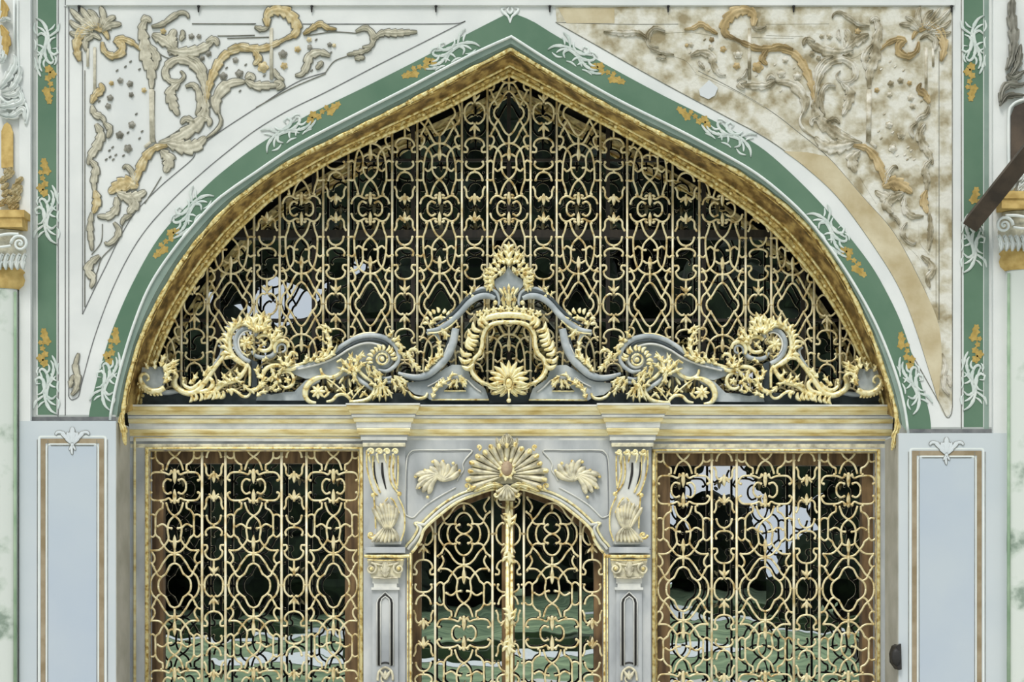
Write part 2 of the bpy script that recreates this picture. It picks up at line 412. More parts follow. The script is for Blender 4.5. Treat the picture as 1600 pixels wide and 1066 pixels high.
# upper wall sits behind the piers; the shadow above each is painted on
# side strips, set on the wall face
def vstrip(name, x0, x1, y0, y1, yy, m, lab, t=.004):
    b = MB(); b.pbox(x0, y0, x1, y1, yy, yy+t+.002); o = struct(b.build(name, [m]), lab); return o
vstrip('trim_1', 59, 88, -260, 656, -.003, 'green', 'painted green upright band left of the arch')
vstrip('trim_2', 1506, 1536, -260, 676, -.003, 'green', 'painted green upright band right of the arch')
vstrip('trim_3', 48, 56, -260, 657, -.006, 'edge', 'grey painted edge along the left green band')
vstrip('trim_4', 1538, 1545, -260, 676, -.006, 'bevel', 'pale green painted edge right of the right green band')
b = MB(); b.pbox(48, 651.5, 181, 657.5, -.0065, .0); b.pbox(48, 648.5, 181, 651.5, -.0035, .0, 1); struct(b.build('shadow_line_left', ['line','edge']), 'shadow painted as a dark grey line above the left pier')  # strip coloured as the shadow over the left pier ledge
b = MB(); b.pbox(1421, 670.5, 1552, 676.5, -.0065, .0); b.pbox(1421, 667.5, 1552, 670.5, -.0035, .0, 1); struct(b.build('shadow_line_right', ['line','edge']), 'shadow painted as a dark grey line above the right pier')  # strip coloured as the shadow over the right pier ledge
# green arch band and its rims
b = MB(); g = arch('green', -.004); w = arch('white', -.004)
b.loft([arch('green', .0), g, w, arch('white', .0)], smooth=False)
struct(b.build('trim_5', ['green']), 'painted green band following the pointed arch')
b = MB(); pw = archpx('white')
b.tube([tuple(p) for p in pw], 2.2, y=-.004, n=6, smooth=False)
struct(b.build('trim_6', ['white']), 'thin white rim along the inside of the green arch band')
b = MB(); b.loft([arch('white', .0), [U(*p, .012) for p in mixpx('white','bead',.55)], [U(*p, .04) for p in mixpx('white','bead',.6)], arch('bead', .05)], smooth=False)
struct(b.build('trim_7', ['bevel']), 'grey-green stepped reveal between the white rim and the gilded moulding')
# incised lines
def incised(name, segs, lab, r=.8, m='line'):
    b = MB()
    for s_ in segs: b.tube(s_, r, y=-.001, n=4)
    return struct(b.build(name, [m]), lab)
incised('trim_8', [AR['line1'][0][1:]+[(120,622),(112,625),(107.5,620)], [(107.5,620),(107.5,9)], [(129,491),(129,300),(129,95)],
    [(727,33),(706,37),(600,37.5),(470,37.5)], [(400,37),(300,37)],
    [(129,491),(146,455),(166,415),(184,378),(210,334),(250,292),(299,250),(309,233),(345,205),(400,169),(463,129),(509,113)],
    [(102,-200),(102,650)], [(91,-200),(91,655)]],
    'grey lines framing the left spandrel')
incised('trim_9', [[(1420,545),(1466,627),(1479,652),(1486,648),(1488,637)], AR['line1'][1][2:], [(1488,637),(1488,9)], [(1467,500),(1467,80)],
    [(868,35),(960,38),(1060,38)], [(1091,111),(1145,139),(1200,171),(1245,205),(1294,246),(1350,310),(1398,366),(1441,446),(1466,505)],
    [(1502,-200),(1502,670)]],
    'grey lines framing the right spandrel', m='outline')
b = MB(); b.tube([(100,9.5),(1489,9.5)], 1.1, y=-.002, n=4, smooth=False); b.pbox(103,-260,1492,8,-.02,0)
struct(b.build('trim_10', ['plaster']), 'white band along the top above both spandrels')
for i, x in enumerate((123,310,487,681,859,1044,1240,1487)):
    b = MB(); b.tube([(x,8),(x,14),(x,19)], [1.6,1.6,1.0], y=-.012, n=6); b.tube([(x,10),(x+2.5,10)], 1.2, y=-.02, n=5)
    b.ball(x, 10, 2.2, y=-.02)
    nm = ['first','second','third','fourth','fifth','sixth','seventh','eighth']
    tag(b.build('iron_hook', ['black'], loc=U(x,10,0)), 'small black iron hook under the top band, %s from the left' % nm[i], 'hook', 'black hooks along the top band')

# right spandrel: stained and bare plaster patches lying on the wall
R1 = [tuple(p) for p in resamp(AR['line1'][1][2:], 60)]
b = MB(); b.prism([(868,10.5),(1487,10.5),(1487.5,637),(1484,648),(1478,652),(1471,640)]+R1[::-1], -.0035, .0)
struct(b.build('trim_11', ['stained']), 'stained and weathered plaster filling the right spandrel')
R2 = [tuple(p) for p in resamp([(1010,66),(1091,111),(1145,139),(1200,171),(1245,205),(1294,246),(1350,310),(1398,366),(1441,446),(1466,505),(1472,560)], 60)]
R2b = [tuple(p) for p in resamp([(1225,236),(1262,264),(1314,314),(1377,402),(1410,460),(1433,520),(1452,580),(1466,627)], 40)]
b = MB(); b.prism([(1262,238)]+[p for p in R2 if p[0] > 1290]+[p for p in R2b[::-1]], -.006, -.003)
b.prism([(872,12),(960,12),(960,36),(885,36)], -.0055, -.003); struct(b.build('trim_12', ['staintan']), 'bare tan plaster strip along the right spandrel edge')
b = MB(); b.prism([(1092,140),(1108,125),(1122,137),(1117,149),(1107,155),(1094,149)], -.010, -.004)
tag(b.build('paper_label', ['paper'], loc=U(1107,140,0)), 'small white paper patch stuck on the stained right spandrel', 'label')
b = MB(); b.prism([(1394,1022),(1398,1010),(1406,1006),(1407,1046),(1403,1047),(1395,1036)], -.09, .05, yr=-.05)
b.ball(1400,1027,8,y=-.09,sy=1.9,ry=.5)
tag(b.build('iron_bracket', ['black'], loc=U(1400,1027,-.05)), 'black iron fitting on the edge of the right pier near the bottom', 'bracket')

# ------------------------------------------------------------------ gilded arch moulding
am = thing('arch_moulding', 'worn gilded moulding tracing the pointed arch around the fanlight', 'moulding', U(798,77,.2))
b = MB(); pb = archpx('bead')
N = len(pb); rr = [2.6+.5*math.sin(i*1.7)+rng.uniform(-.3,.5) for i in range(N)]
b.tube([tuple(p) for p in pb], [q*1.15 for q in rr], y=.045, smooth=True, n=8); b.build('outer_bead', ['gold'], am, 'bright outer gold bead')
b = MB(); prof = [(0,.05),(.1,.13),(.3,.23),(.5,.30),(.62,.335)]
b.loft([[U(*p, y) for p in mixpx('bead','inner',t)] for t, y in prof]); b.build('cove', ['cove'], am, 'dark brown gilt cove')
b = MB(); b.tube([tuple(p) for p in mixpx('bead','inner',.6)], 2.4, y=.325, smooth=False, n=6); b.build('middle_bead', ['gold'], am)
b = MB(); prof = [(.62,.335),(.66,.36),(.8,.375),(.93,.39),(1.0,.395),(1.02,.5)]
b.loft([[U(*p, y) for p in mixpx('bead','inner',t)] for t, y in prof]); b.build('inner_band', ['oldgold'], am, 'tarnished inner gold band')
b = MB(); b.tube([tuple(p) for p in mixpx('bead','inner',.95)], 3.4, y=.385, smooth=False, n=8); b.build('inner_bead', ['gold'], am)
for tt, yy_, nm in ((.14,.145,'cove_line'),(.72,.362,'band_line')):
    b = MB(); b.tube([tuple(p) for p in mixpx('bead','inner',tt)], 1.1, y=yy_, smooth=False, n=5); b.build(nm, ['oldgold'], am)
# beads and little leaves set along the band and cove
q = mixpx('bead','inner',.8); q2 = mixpx('bead','inner',.02)
b = MB(.362)
s_ = np.concatenate([[0],np.cumsum(np.linalg.norm(np.diff(q,axis=0),axis=1))])
for k in range(int(s_[-1]/13)):
    x = np.interp(k*13+5, s_, q[:,0]); z = np.interp(k*13+5, s_, q[:,1])
    if k % 2: b.ball(x, z, 3.3)
    else:
        x2 = np.interp(k*13+14, s_, q[:,0]); z2 = np.interp(k*13+14, s_, q[:,1])
        b.leaf([(x,z+2),((x+x2)/2,(z+z2)/2-2),(x2,z2)], 2.0, .012, 2)
b.build('bead_ornament', ['gold'], am)
b = MB(.04)
for k in range(int(s_[-1]/34)):
    j = int((k+.5)*34/s_[-1]*(N-1)); p = q2[j]; pn = q2[min(j+2,N-1)]; d = (pn-p)/max(np.linalg.norm(pn-p),1e-6)
    b.leaf([p-d*7, p, p+d*7], 3.6, .014, 3, tip=.3)
b.build('bead_leaf', ['gold'], am)
# drops at the springing
for sx, pts in ((1,[(191,646),(190,660),(194,672),(195,684),(196,694)]), (-1,[(1401,655),(1402,668),(1398,680),(1396,692),(1394,702)])):
    b = MB(.03); b.leaf(pts, 5, .04, 3, tip=.3); b.tube([pts[0], pts[2], pts[4]], [3,2.2,1.4]); b.ball(*pts[-1], 2.4)
    b.build('drop_ornament', ['gold'], am)

# ------------------------------------------------------------------ wrought-iron grilles
# half units, measured from the oval (v=0) to the lozenge centre (v=H); strokes t, knobs b, leaves p; u mirrored unless crossing
WIDE = dict(H=149.3, half=34.3, both=[
 ('t',[(18.8,0),(17.6,6.5),(12.5,11.3),(7.5,9.2)]),('b',7.2,9,2.3),('p',(3,22),(8.5,19),2.2),
 ('t',[(29,9),(28,13.5),(24,18),(19,20),(14,18.6),(9,15.8),(4,17)]),('b',29.5,8.5,2.2),('b',20.5,22.5,2.4),('b',5.5,21,2.4),
 ('t',[(13.5,20),(9.8,32),(5,40.5),(0,45.2),(-6,50.5),(-10.5,58),(-12,68),(-11.5,78),(-14,87),(-18.6,92.5),(-24,97),(-29.5,94)]),('b',-30,93,2.2),
 ('t',[(18.6,22),(21.5,34),(25,45),(25,59),(24.3,70),(21.5,84),(18,92.5),(12,98.5),(5,101.5),(0,102)]),
 ('t',[(25,46),(28.5,44),(33.5,45)]),('t',[(24.5,71),(28.5,75),(33.5,73)]),('b',33.5,45,2.4),('b',33.5,73,2.4),
 ('t',[(22,62),(18.5,58.5),(14,61),(11.5,64),(6.5,64)]),('b',22,62,2.0),('b',6.5,64,2.2),
 ('t',[(0,84),(5,84.5),(9.5,81.5)]),('b',9.5,81.5,1.9),
 ('t',[(0,102),(7,102.5),(13,111),(18,121),(23,129),(28.5,135),(31.2,142),(32,149.3)]),
 ('t',[(0,114.5),(5,118),(9.5,124.5),(13.5,132),(17.5,138.5),(22,143),(24,149.3)]),('b',17.5,139,2.3),
 ('t',[(23,129),(20,134),(17.5,139)]),
 ('t',[(29,96),(25.5,101),(23.5,107),(25.5,112.5),(30,113.5)]),('b',30.5,113.5,2.2),('b',30.5,98,2.2),
 ('t',[(28.5,114),(27.3,119),(24.5,123),(23,129)]),('b',25,123.5,2.2),('b',23,129,2.2),('b',32.5,149.3,2.8),
], mid=[('p',(0,25),(0,5),3.2),('b',0,24,2.6),('t',[(0,76),(0,92),(0,113)]),('p',(0,95),(0,74),3.4),('b',0,102,3.2),('b',0,84,2.6),('p',(0,100),(0,113),2.2)])
NARROW = dict(H=149.3, half=20, both=[
 ('p',(1,20),(7.5,11),2.0),('b',4.5,17,2.2),('b',7.5,12,1.9),
 ('t',[(3,19),(8,15.5),(12.6,20),(13,28),(15.5,33)]),('b',15.8,33.5,2.2),
 ('t',[(12,45),(10.5,50.5),(6,55.5),(0,57.3)]),('b',12.3,44.5,2.4),
 ('t',[(0,61.8),(6,62.2),(11,64.5),(14,68.5),(13,73)]),('b',12.8,73,2.5),('b',19,44.5,2.2),('b',19,73,2.2),
 ('t',[(16,88.5),(12,88.5),(11,94),(14.8,98),(13.5,104),(8,109),(0,110.6)]),('b',16.5,88.5,2.2),('b',15,98,2.0),
 ('p',(1,129),(8.5,120.5),2.3),
 ('t',[(2,134),(6,132.8),(11,136),(15,142),(15.8,149.3)]),('b',3.2,134,2.0),('b',18,149.3,2.6)],
 mid=[('p',(0,23),(0,5),3.2),('b',0,20,2.3),('b',0,59.5,2.2),('t',[(0,110),(0,121),(0,133)]),('p',(0,120),(0,134),3.0),('b',0,112,1.8)])
LOW = dict(H=155, half=43, both=[
 ('t',[(18,0),(17,6.3),(12,11.5),(6.5,10)]),('b',6.3,9.8,2.4),('p',(3,24),(8,20.5),2.2),
 ('t',[(37,9.5),(40,11.5),(38,17.5),(33,21.6),(21.5,22),(15,21),(9,18.5),(5,22),(2,22)]),('b',36.8,9.5,2.6),('b',21,24,2.6),('b',5.5,24,2.4),
 ('t',[(13.5,25),(9.6,37),(5,43),(0,46.2),(-6.5,52),(-10,59),(-11,69),(-9.5,81),(-12,87),(-17,93.5),(-25,99.5),(-36,100)]),('b',-37,100,2.4),
 ('t',[(18.5,25),(19,33.5),(24,36.5),(28,41.5),(30,47),(30,62),(30,75),(24,80.5),(21.5,86.5),(17,93),(9.5,101.5),(1,104.5)]),('b',19,33.5,2.2),('b',25,80,2.2),
 ('t',[(30,47),(33,44),(38,44.5),(41.5,48)]),('t',[(30,75),(34,79),(38,77.8),(42,73)]),
 ('t',[(5,65.5),(12,64),(15,60.8),(20,59),(26,62)]),('b',5,65.5,2.4),('b',26.5,62.5,2.2),
 ('t',[(0,86),(5,86.5),(9,84)]),('b',9,84,2.0),
 ('t',[(0,106.5),(8,107.5),(12.5,112),(19,121),(24,130),(28.5,134.5),(34,140),(37.5,148),(38.2,155)]),
 ('t',[(0,120),(7,123.5),(10.5,130),(14,136.8),(20,141.5),(24.5,147.5),(25.7,155)]),('b',14,137,2.2),('b',21,142,2.2),
 ('t',[(28.5,135),(26,139.5),(21,141.8)]),
 ('t',[(37,101),(32,108.5),(31.3,115),(35,120),(40,118.5)]),('b',40,118.5,2.2),('t',[(36,120),(33,126),(28.5,134.5)]),('b',32.5,126,2.3),('b',28.5,134.5,2.2),('b',40,155,2.8),
], mid=[('p',(0,27),(0,4),3.4),('b',0,25,3.0),('t',[(0,79),(0,95),(0,118)]),('p',(0,98),(0,76),3.4),('b',0,106,3.4),('b',0,86,2.6),('p',(0,103),(0,116),2.2)])
DOORTOP = dict(H=48.5, half=45, both=[
 ('t',[(39.4,0),(38,9),(31.7,18.5)]),('t',[(26,0),(24,9.5),(19,15.3),(11,15.5)]),('t',[(31.7,19),(26,15.2),(19,15.3)]),
 ('t',[(0,0),(6,2),(10.8,6.5),(12.5,11),(7.5,15)]),('b',7,14.5,2.6),('b',14,15.4,2.3),
 ('t',[(14,15),(12,24),(6,31.5),(0,33.5)]),
 ('t',[(31.5,21),(25,27),(20.5,33),(16,40),(8.5,46.5),(0,48.5)]),('b',31,21,2.3),('b',44.5,0,2.8),('t',[(39.4,0),(45,0)]),
 ('t',[(31,21),(35,29.5),(41.5,34.5)]),('b',35,29.5,2.4),('b',41,34.8,2.2),
 ('t',[(35,34),(31.7,41),(34,48.5),(39,55),(40,57)]),('b',39.5,57,2.4)], mid=[('t',[(0,33.5),(0,48.5)]),('p',(0,46),(0,36),2.2)])

def runs(P, ok):
    out = []; cur = []
    for p in P:
        if ok(p[0], p[1]): cur.append(p)
        else:
            if len(cur) > 2: out.append(cur)
            cur = []
    if len(cur) > 2: out.append(cur)
    return out
def motif(b, M_, cx, cy, sx, sy, ok, r=1.75, v0=None):
    """place one half unit; sx, sy scale from motif px to photo px (sy<0 runs upward)"""
    for lst, sides in ((M_['both'], (1,-1)), (M_['mid'], (1,))):
        for it in lst:
            for sd in sides:
                f = lambda u, v: (cx+u*sx*sd, cy+v*sy)
                if it[0] == 't':
                    P = cr([f(*p) for p in it[1]], 2.6)
                    for c in runs(P, ok): b.tube(c, r, smooth=False, n=6, cap=True)
                elif it[0] == 'b':
                    p = f(it[1], it[2])
                    if ok(*p): b.ball(p[0], p[1], it[3]*.95, nu=7, nv=4)
                else:
                    p, q = f(*it[1]), f(*it[2])
                    if ok(*p) and ok(*q): b.petal(p, q, it[3], .016, root=.5)
def bar(b, x, y0, y1, w=2.3, x1=None):
    b.tube([(x,y0),(x if x1 is None else x1,y1)], w, smooth=False, n=4, step=9999)

GY = .44
inn = archpx('inner')
_o = np.argsort(inn[:,0]); _ix, _iy = inn[_o,0], inn[_o,1]
def ok_arch(x, y): return 228 < x < 1370 and y > np.interp(x, _ix, _iy)-2 and y < 630
fan = thing('fanlight_grille', 'gilded scrollwork grille filling the pointed arch above the cornice', 'grille', U(797,632,GY))
wide_c = [(360.5,36.5),(471,34.2),(578.5,34.2),(687,34.8),(795.5,34.2),(904,34.2),(1015.5,35.5),(1129,36.2),(1239,34)]
wide_e = [(324,397),(437,505),(544.5,612.8),(652,721.7),(761.5,829),(869.8,938),(980,1051),(1092.6,1165),(1205,1272)]
for a, c in wide_e:
    for x in (a, c):
        b = MB(GY); top = float(np.interp(x, _ix, _iy)); bar(b, x, top-3, 634); b.back().build('upright_bar', ['bar','black'], fan)
for x in (283.5, 1312.5):
    b = MB(GY); bar(b, x, float(np.interp(x, _ix, _iy))-3, 634); b.back().build('upright_bar', ['bar','black'], fan)
narrow_e = [(283.5,324)]+[(wide_e[i][1], wide_e[i+1][0]) for i in range(8)]+[(1272,1312.5)]
wide_all = [(214,283.5)]+wide_e+[(1312.5,1383)]
def arch_cell(e, mt):
    a, c = e; cx = (a+c)/2; sx = (c-a)/2/mt['half']
    skew = (cx-797)/400*1.6          # the right bays sit a touch lower
    A = 326+max(skew,0)
    for cy, sy in ((A,-1),(A,1),(A+298.6,-1),(A-298.6,1)):
        b = MB(GY)
        motif(b, mt, cx, cy, sx, sy, ok_arch)
        if b.f: b.back().build('scroll_motif', ['iron','black'], fan)
for e in wide_all: arch_cell(e, WIDE)
for e in narrow_e: arch_cell(e, NARROW)

def panel_grille(name, label, x0, x1, top, bars, A, scale=1.0):
    t = thing(name, label, 'grille', U((x0+x1)/2, GPY, GY), group=None)
    ok = lambda x, y: x0-1 < x < x1+1 and top-1 < y < GPY-4
    ed = [x0]+bars+[x1]
    for x in bars:
        b = MB(GY); bar(b, x, top-3, GPY, 2.5); b.back().build('upright_bar', ['bar','black'], t)
    for i in range(len(ed)-1):
        a, c = ed[i], ed[i+1]; cx = (a+c)/2
        mt = LOW if i % 2 == 0 else NARROW
        H = 155; sx = (c-a)/2/mt['half']
        for cy, sy in ((A,-1),(A,1),(A+2*H,-1),(A+2*H,1)):
            b = MB(GY); motif(b, mt, cx, cy, sx, sy*H/mt['H'], ok)
            if b.f: b.back().build('scroll_motif', ['iron','black'], t)
    return t
gl = panel_grille('side_grille', 'gilded scrollwork grille filling the tall opening left of the door', 230, 563, 702, [315.8,352.4,440,479], 760.3)
gr = panel_grille('side_grille', 'gilded scrollwork grille filling the tall opening right of the door', 1023, 1371, 706, [1112,1151,1240.3,1280.3], 765.8)

# door leaves
DC = 793
DIN = [(643,864),(649,857),(657,844),(662,829),(672,818),(686,806),(714,785),(743,773),(764,766),(780,763),(DC,762)]
_dl = np.array(cr(DIN, 3)); _dx = np.concatenate([_dl[:,0], (2*DC-_dl[:,0])[::-1]]); _dy = np.concatenate([_dl[:,1], _dl[::-1,1]])
def door_leaf(label, hinge, meet, b1, b2):
    """b1, b2: the two upright bars of the wide bay, hinge side first"""
    t = thing('door_leaf', label, 'door', U(hinge, GPY, GY))
    lo, hi = min(hinge, meet), max(hinge, meet)
    ok = lambda x, y: lo-1 < x < hi+1 and y > np.interp(x, _dx, _dy)-2 and y < GPY-4
    for x in (b1, b2):
        b = MB(GY); bar(b, x, float(np.interp(x,_dx,_dy))-3, GPY, 2.5); b.back().build('upright_bar', ['bar','black'], t)
    A, C = 990.0, 834.6
    wc = (b1+b2)/2; sx = abs(b2-b1)/2/45
    for cy, sy in ((C,-1),(C,1)):
        b = MB(GY); motif(b, DOORTOP, wc, cy, sx, sy, ok); b.back().build('scroll_motif', ['iron','black'], t)
    # top: arch over the knot
    okd = lambda x, y: ok(x, y) and y > C+46
    for cy, sy in ((A,-1),(A,1)):
        b = MB(GY); sub = dict(both=[i for i in LOW['both'] if (i[1][0][1] if i[0]=='t' else i[2] if i[0]=='b' else i[1][1]) < 100], mid=LOW['mid'][:-1])
        motif(b, sub, wc, cy, abs(b2-b1)/2/43, sy*1.01, ok); b.back().build('scroll_motif', ['iron','black'], t)
    b = MB(GY); motif(b, LOW, wc, A+313, abs(b2-b1)/2/43, -1.01, ok); b.back().build('scroll_motif', ['iron','black'], t)
    # narrow bays: hinge side full, meeting side half hidden by the post
    for cx in (((hinge+b1)/2), (b2+(b2-b1)/abs(b2-b1)*21)):
        for cy, sy in ((A-311,1),(A,-1),(A,1),(A+311,-1)):
            b = MB(GY); motif(b, NARROW, cx, cy, .95, sy*155.5/149.3, ok)
            if b.f: b.back().build('scroll_motif', ['iron','black'], t)
    # gilded edge of the leaf
    b = MB(GY); e = [(x, float(np.interp(x,_dx,_dy))+1) for x in np.linspace(hinge, meet, 40)]
    b.tube([(hinge, GPY)]+e, 1.6, smooth=False, n=5); b.build('leaf_frame', ['oldgold'], t)
    return t
door_leaf('left leaf of the gilded grille door, scrolls around a figure-eight knot', 643, 794, 680, 769.5)
door_leaf('right leaf of the gilded grille door, scrolls around a figure-eight knot', 944, 797, 907, 818.5)
t = thing('meeting_post', 'slim gilded post where the two grille door leaves meet', 'post', U(795.5,GPY,.41))
b = MB(.41); b.tube([(793,782),(793,GPY)], 3.4, smooth=False, n=8, step=9999); b.tube([(799.5,784),(799.5,GPY)], 2.6, smooth=False, n=8, step=9999)
shaft_ = b.build('post_shaft', ['gilt'], t)
for k, (cy, up) in enumerate(((812,1),(870,-1),(960,1),(1010,-1),(1120,1))):
    b = MB(.39)
    for sg in (-1,1):
        b.petal((796,cy),(796+sg*11,cy-9*up), 3, .015, .2); b.petal((796,cy+8*up),(796+sg*9,cy-1*up), 2.6, .015, .2)
    b.petal((796,cy+12*up),(796,cy-14*up), 4, .02); b.build('post_leaf', ['gilt'], shaft_)

# ------------------------------------------------------------------ cornice over the door and side bays
def sweep(path, prof, name, m, parent, label=None):
    """plan path [(x,y)] left to right in metres, profile [(out, z)]; out is towards the street"""
    n = len(path); rails = []
    d = []
    for i in range(n):
        def nrm(a, c):
            v = np.array([c[0]-a[0], c[1]-a[1]]); v /= np.linalg.norm(v); return np.array([v[1], -v[0]])
        ns = []
        if i > 0: ns.append(nrm(path[i-1], path[i]))
        if i < n-1: ns.append(nrm(path[i], path[i+1]))
        if len(ns) == 1: d.append(ns[0])
        else:
            s2 = ns[0]+ns[1]; s2 /= np.linalg.norm(s2); d.append(s2/max(.3, float(np.dot(s2, ns[0]))))
    for o, z in prof: rails.append([(path[i][0]+d[i][0]*o, path[i][1]+d[i][1]*o, z) for i in range(n)])
    b = MB(); b.loft(rails, smooth=False); return b.build(name, [m], parent, label)
CY = .40
def X(px, y): return U(px, 0, y)[0]
def Z(py, y): return U(0, py, y)[2]
zc = lambda py: Z(py, .3)
path = [(X(203,.38),CY),(X(568,.30),CY),(X(568,.30),CY-.09),(X(632,.30),CY-.09),(X(632,.30),CY),(X(957,.30),CY),(X(957,.30),CY-.09),(X(1020,.30),CY-.09),(X(1020,.30),CY),(X(1393,.38),CY)]
cor = thing('cornice', 'marble and gilt cornice running across above the grilles, breaking forward over two brackets', 'cornice', U(797,690,.3))
bands = [
 ('bottom_fillet','worn',[(.0,698),(.005,698),(.008,694),(.006,692)]),
 ('lower_groove','marble_dk',[(.006,692),(.008,688)]),
 ('lower_bead','marble_lt',[(.008,688),(.02,688),(.022,684),(.02,683)]),
 ('lower_cove','marble',[(.02,683),(.026,680)]),
 ('gilt_band','cream',[(.026,680),(.036,679.5),(.038,676.5),(.046,675),(.05,671),(.047,670)]),
 ('fascia','marble_lt',[(.047,670),(.052,669),(.056,661)]),
 ('upper_bead','cream',[(.056,661),(.07,660),(.076,655),(.072,654)]),
 ('pale_fillet','marble_lt',[(.072,654),(.085,653),(.088,650)]),
 ('soffit_groove','marble_dk',[(.088,650),(.095,648.5)]),
 ('crown_band','cream',[(.095,648.5),(.1,646.5),(.103,646),(.108,643),(.116,642),(.124,637.5),(.124,636)]),
 ('top_fillet','marble_lt',[(.124,636),(.13,635.5),(.13,633)]),
 ('top_slab','slate_dk',[(.13,633),(-.12,632)]),
]
for nm, m_, pr in bands: sweep(path, [(o, zc(z)) for o, z in pr], nm, m_, cor)
# plinth the crest stands on, closing the foot of the fanlight
b = MB(); b.pbox(205, 614, 1388, 634, .36, .42, yr=.36); tag(b.build('crest_plinth', ['slate_dk'], loc=U(797,634,.38)), 'dark slate-coloured strip on top of the cornice, under the carved crest', 'plinth')

# ------------------------------------------------------------------ marble screen around the grilles
def moulded_frame(name, label, ox0, ox1, x0, x1, top, wl, wr):
    """gilt frame around a side opening with pale line outside"""
    t = thing(name, label, 'frame', U((x0+x1)/2, GPY, .38))
    b = MB(); b.prism([(ox0,GPY),(ox0,690),(ox1,690),(ox1,GPY),(x1,GPY),(x1,top),(x0,top),(x0,GPY)], .395, .5); b.build('marble_border', ['marble'], t)
    b = MB(.39); b.tube([(x0-3.4,GPY),(x0-3.4,top-3.4),(x1+3.4,top-3.4),(x1+3.4,GPY)], 3.4, smooth=False, n=8, step=9999)
    b.build('gilt_frame', ['gold'], t)
    b = MB(.42); b.tube([(x0+.5,GPY),(x0+.5,top+.5),(x1-.5,top+.5),(x1-.5,GPY)], 2.0, smooth=False, n=6, step=9999); b.build('inner_fillet', ['oldgold'], t)
    for pts in wl:
        b = MB(.385); b.tube(pts, 2.4, smooth=False, n=6, step=9999); b.build('pale_bead', ['cream'], t)
    return t
moulded_frame('opening_frame', 'marble frame with gilt inner edge around the grille left of the door', 200, 571, 233, 561, 704, [[(210.5,GPY),(210.5,684),(566,684)]], True)
moulded_frame('opening_frame', 'marble frame with gilt inner edge around the grille right of the door', 1016, 1397, 1025, 1369, 707, [[(1021,688),(1390,688),(1390,GPY)]], True)

# door surround
ds = thing('door_surround', 'grey marble surround with low scalloped arch over the grille door', 'door surround', U(DC,GPY,.37))
arch_in = [tuple(p) for p in _dl]; arch_full = arch_in+[(2*DC-p[0],p[1]) for p in arch_in[::-1]][1:]
b = MB(); b.prism([(631,GPY),(631,688),(955,688),(955,GPY),(2*DC-643,GPY)]+arch_full[::-1]+[(643,GPY)], .37, .5); b.build('spandrel_slab', ['marble'], ds)
OUT = [(632,857),(637,850),(642,845),(648,836),(652,828),(652,822),(647.5,818),(652,817),(658,818),(665,811),(686,792),(707,778),(728,768.5),(750,763),(764,760.5),(773,763),(778,769)]
for pts, r, nm, m_ in ((OUT,1.9,'outer_moulding','gilt'), ([(x+2.5,y+5) if y<815 else (x+5,y+2) for x,y in OUT[:-2]], 2.4,'moulding_hollow','marble_lt'), (DIN[:-1],2.5,'inner_moulding','gilt')):
    for c in (0,1):
        b = MB(.36); b.tube(pts if c == 0 else mir(pts, DC), r, n=8); b.build(nm, [m_], ds)
for sg in (0,1):
    b = MB(.366); P = [(634,805),(633,790),(634,740),(636,716),(642,706),(652,703.5),(700,703.5),(736,703.5),(733,711),(727,718),(723,726),(724,735),(718,744),(714,752)]
    P2 = [(634,805),(645,809),(655,800),(668,788),(690,774),(712,762)]
    for q in (P, P2): b.tube(q if not sg else mir(q, DC), 1.3)
    b.build('panel_bead', ['marble_lt'], ds)
    b = MB(.369); P = [(x+2.4 if x<700 else x, y+2.2 if y < 712 else y) for x,y in P]
    b.tube(P if not sg else mir(P, DC), 1.0); b.build('panel_groove', ['marble_dk'], ds)
    # jambs
    x = 637 if not sg else 2*DC-637
    b = MB(.36); b.tube([(x,866),(x,GPY)], 1.2, smooth=False, step=9999); b.tube([(x+(4.5 if not sg else -4.5),864),(x+(4.5 if not sg else -4.5),GPY)], 2.0, smooth=False, step=9999); b.build('jamb_bead', ['gold'], ds)
    # leaf clusters
    lc = MB(.362)
    F = (lambda P: P) if not sg else (lambda P: mir(P, DC))
    # two fans: ribs spreading from a stalk, one towards the door crown, one falling outwards
    for (ox, oy), a0, a1, n_, l0 in (((690,752), -150, -28, 7, 32), ((686,742), 178, 118, 5, 38)):
        for k in range(n_):
            a = math.radians(a0+(a1-a0)*k/(n_-1)); l = l0*(1-.12*math.sin(k*2.1))
            lc.leaf(F([(ox,oy),(ox+l*.55*math.cos(a+.16), oy+l*.55*math.sin(a+.16)),(ox+l*math.cos(a), oy+l*math.sin(a))]), 5.2, .035, 0, root=.3, peak=.7, tip=.35, curl=.012)
    lc.build('leaf_carving', ['worn'], ds)
    lc = MB(.34)
    for p in F([(649,745),(655,762),(668,777),(688,748),(664,735),(676,722),(692,721),(708,724),(718,736)]): lc.ball(p[0], p[1], 2.7, ry=.6)
    lc.build('gilt_highlight', ['gold'], ds)

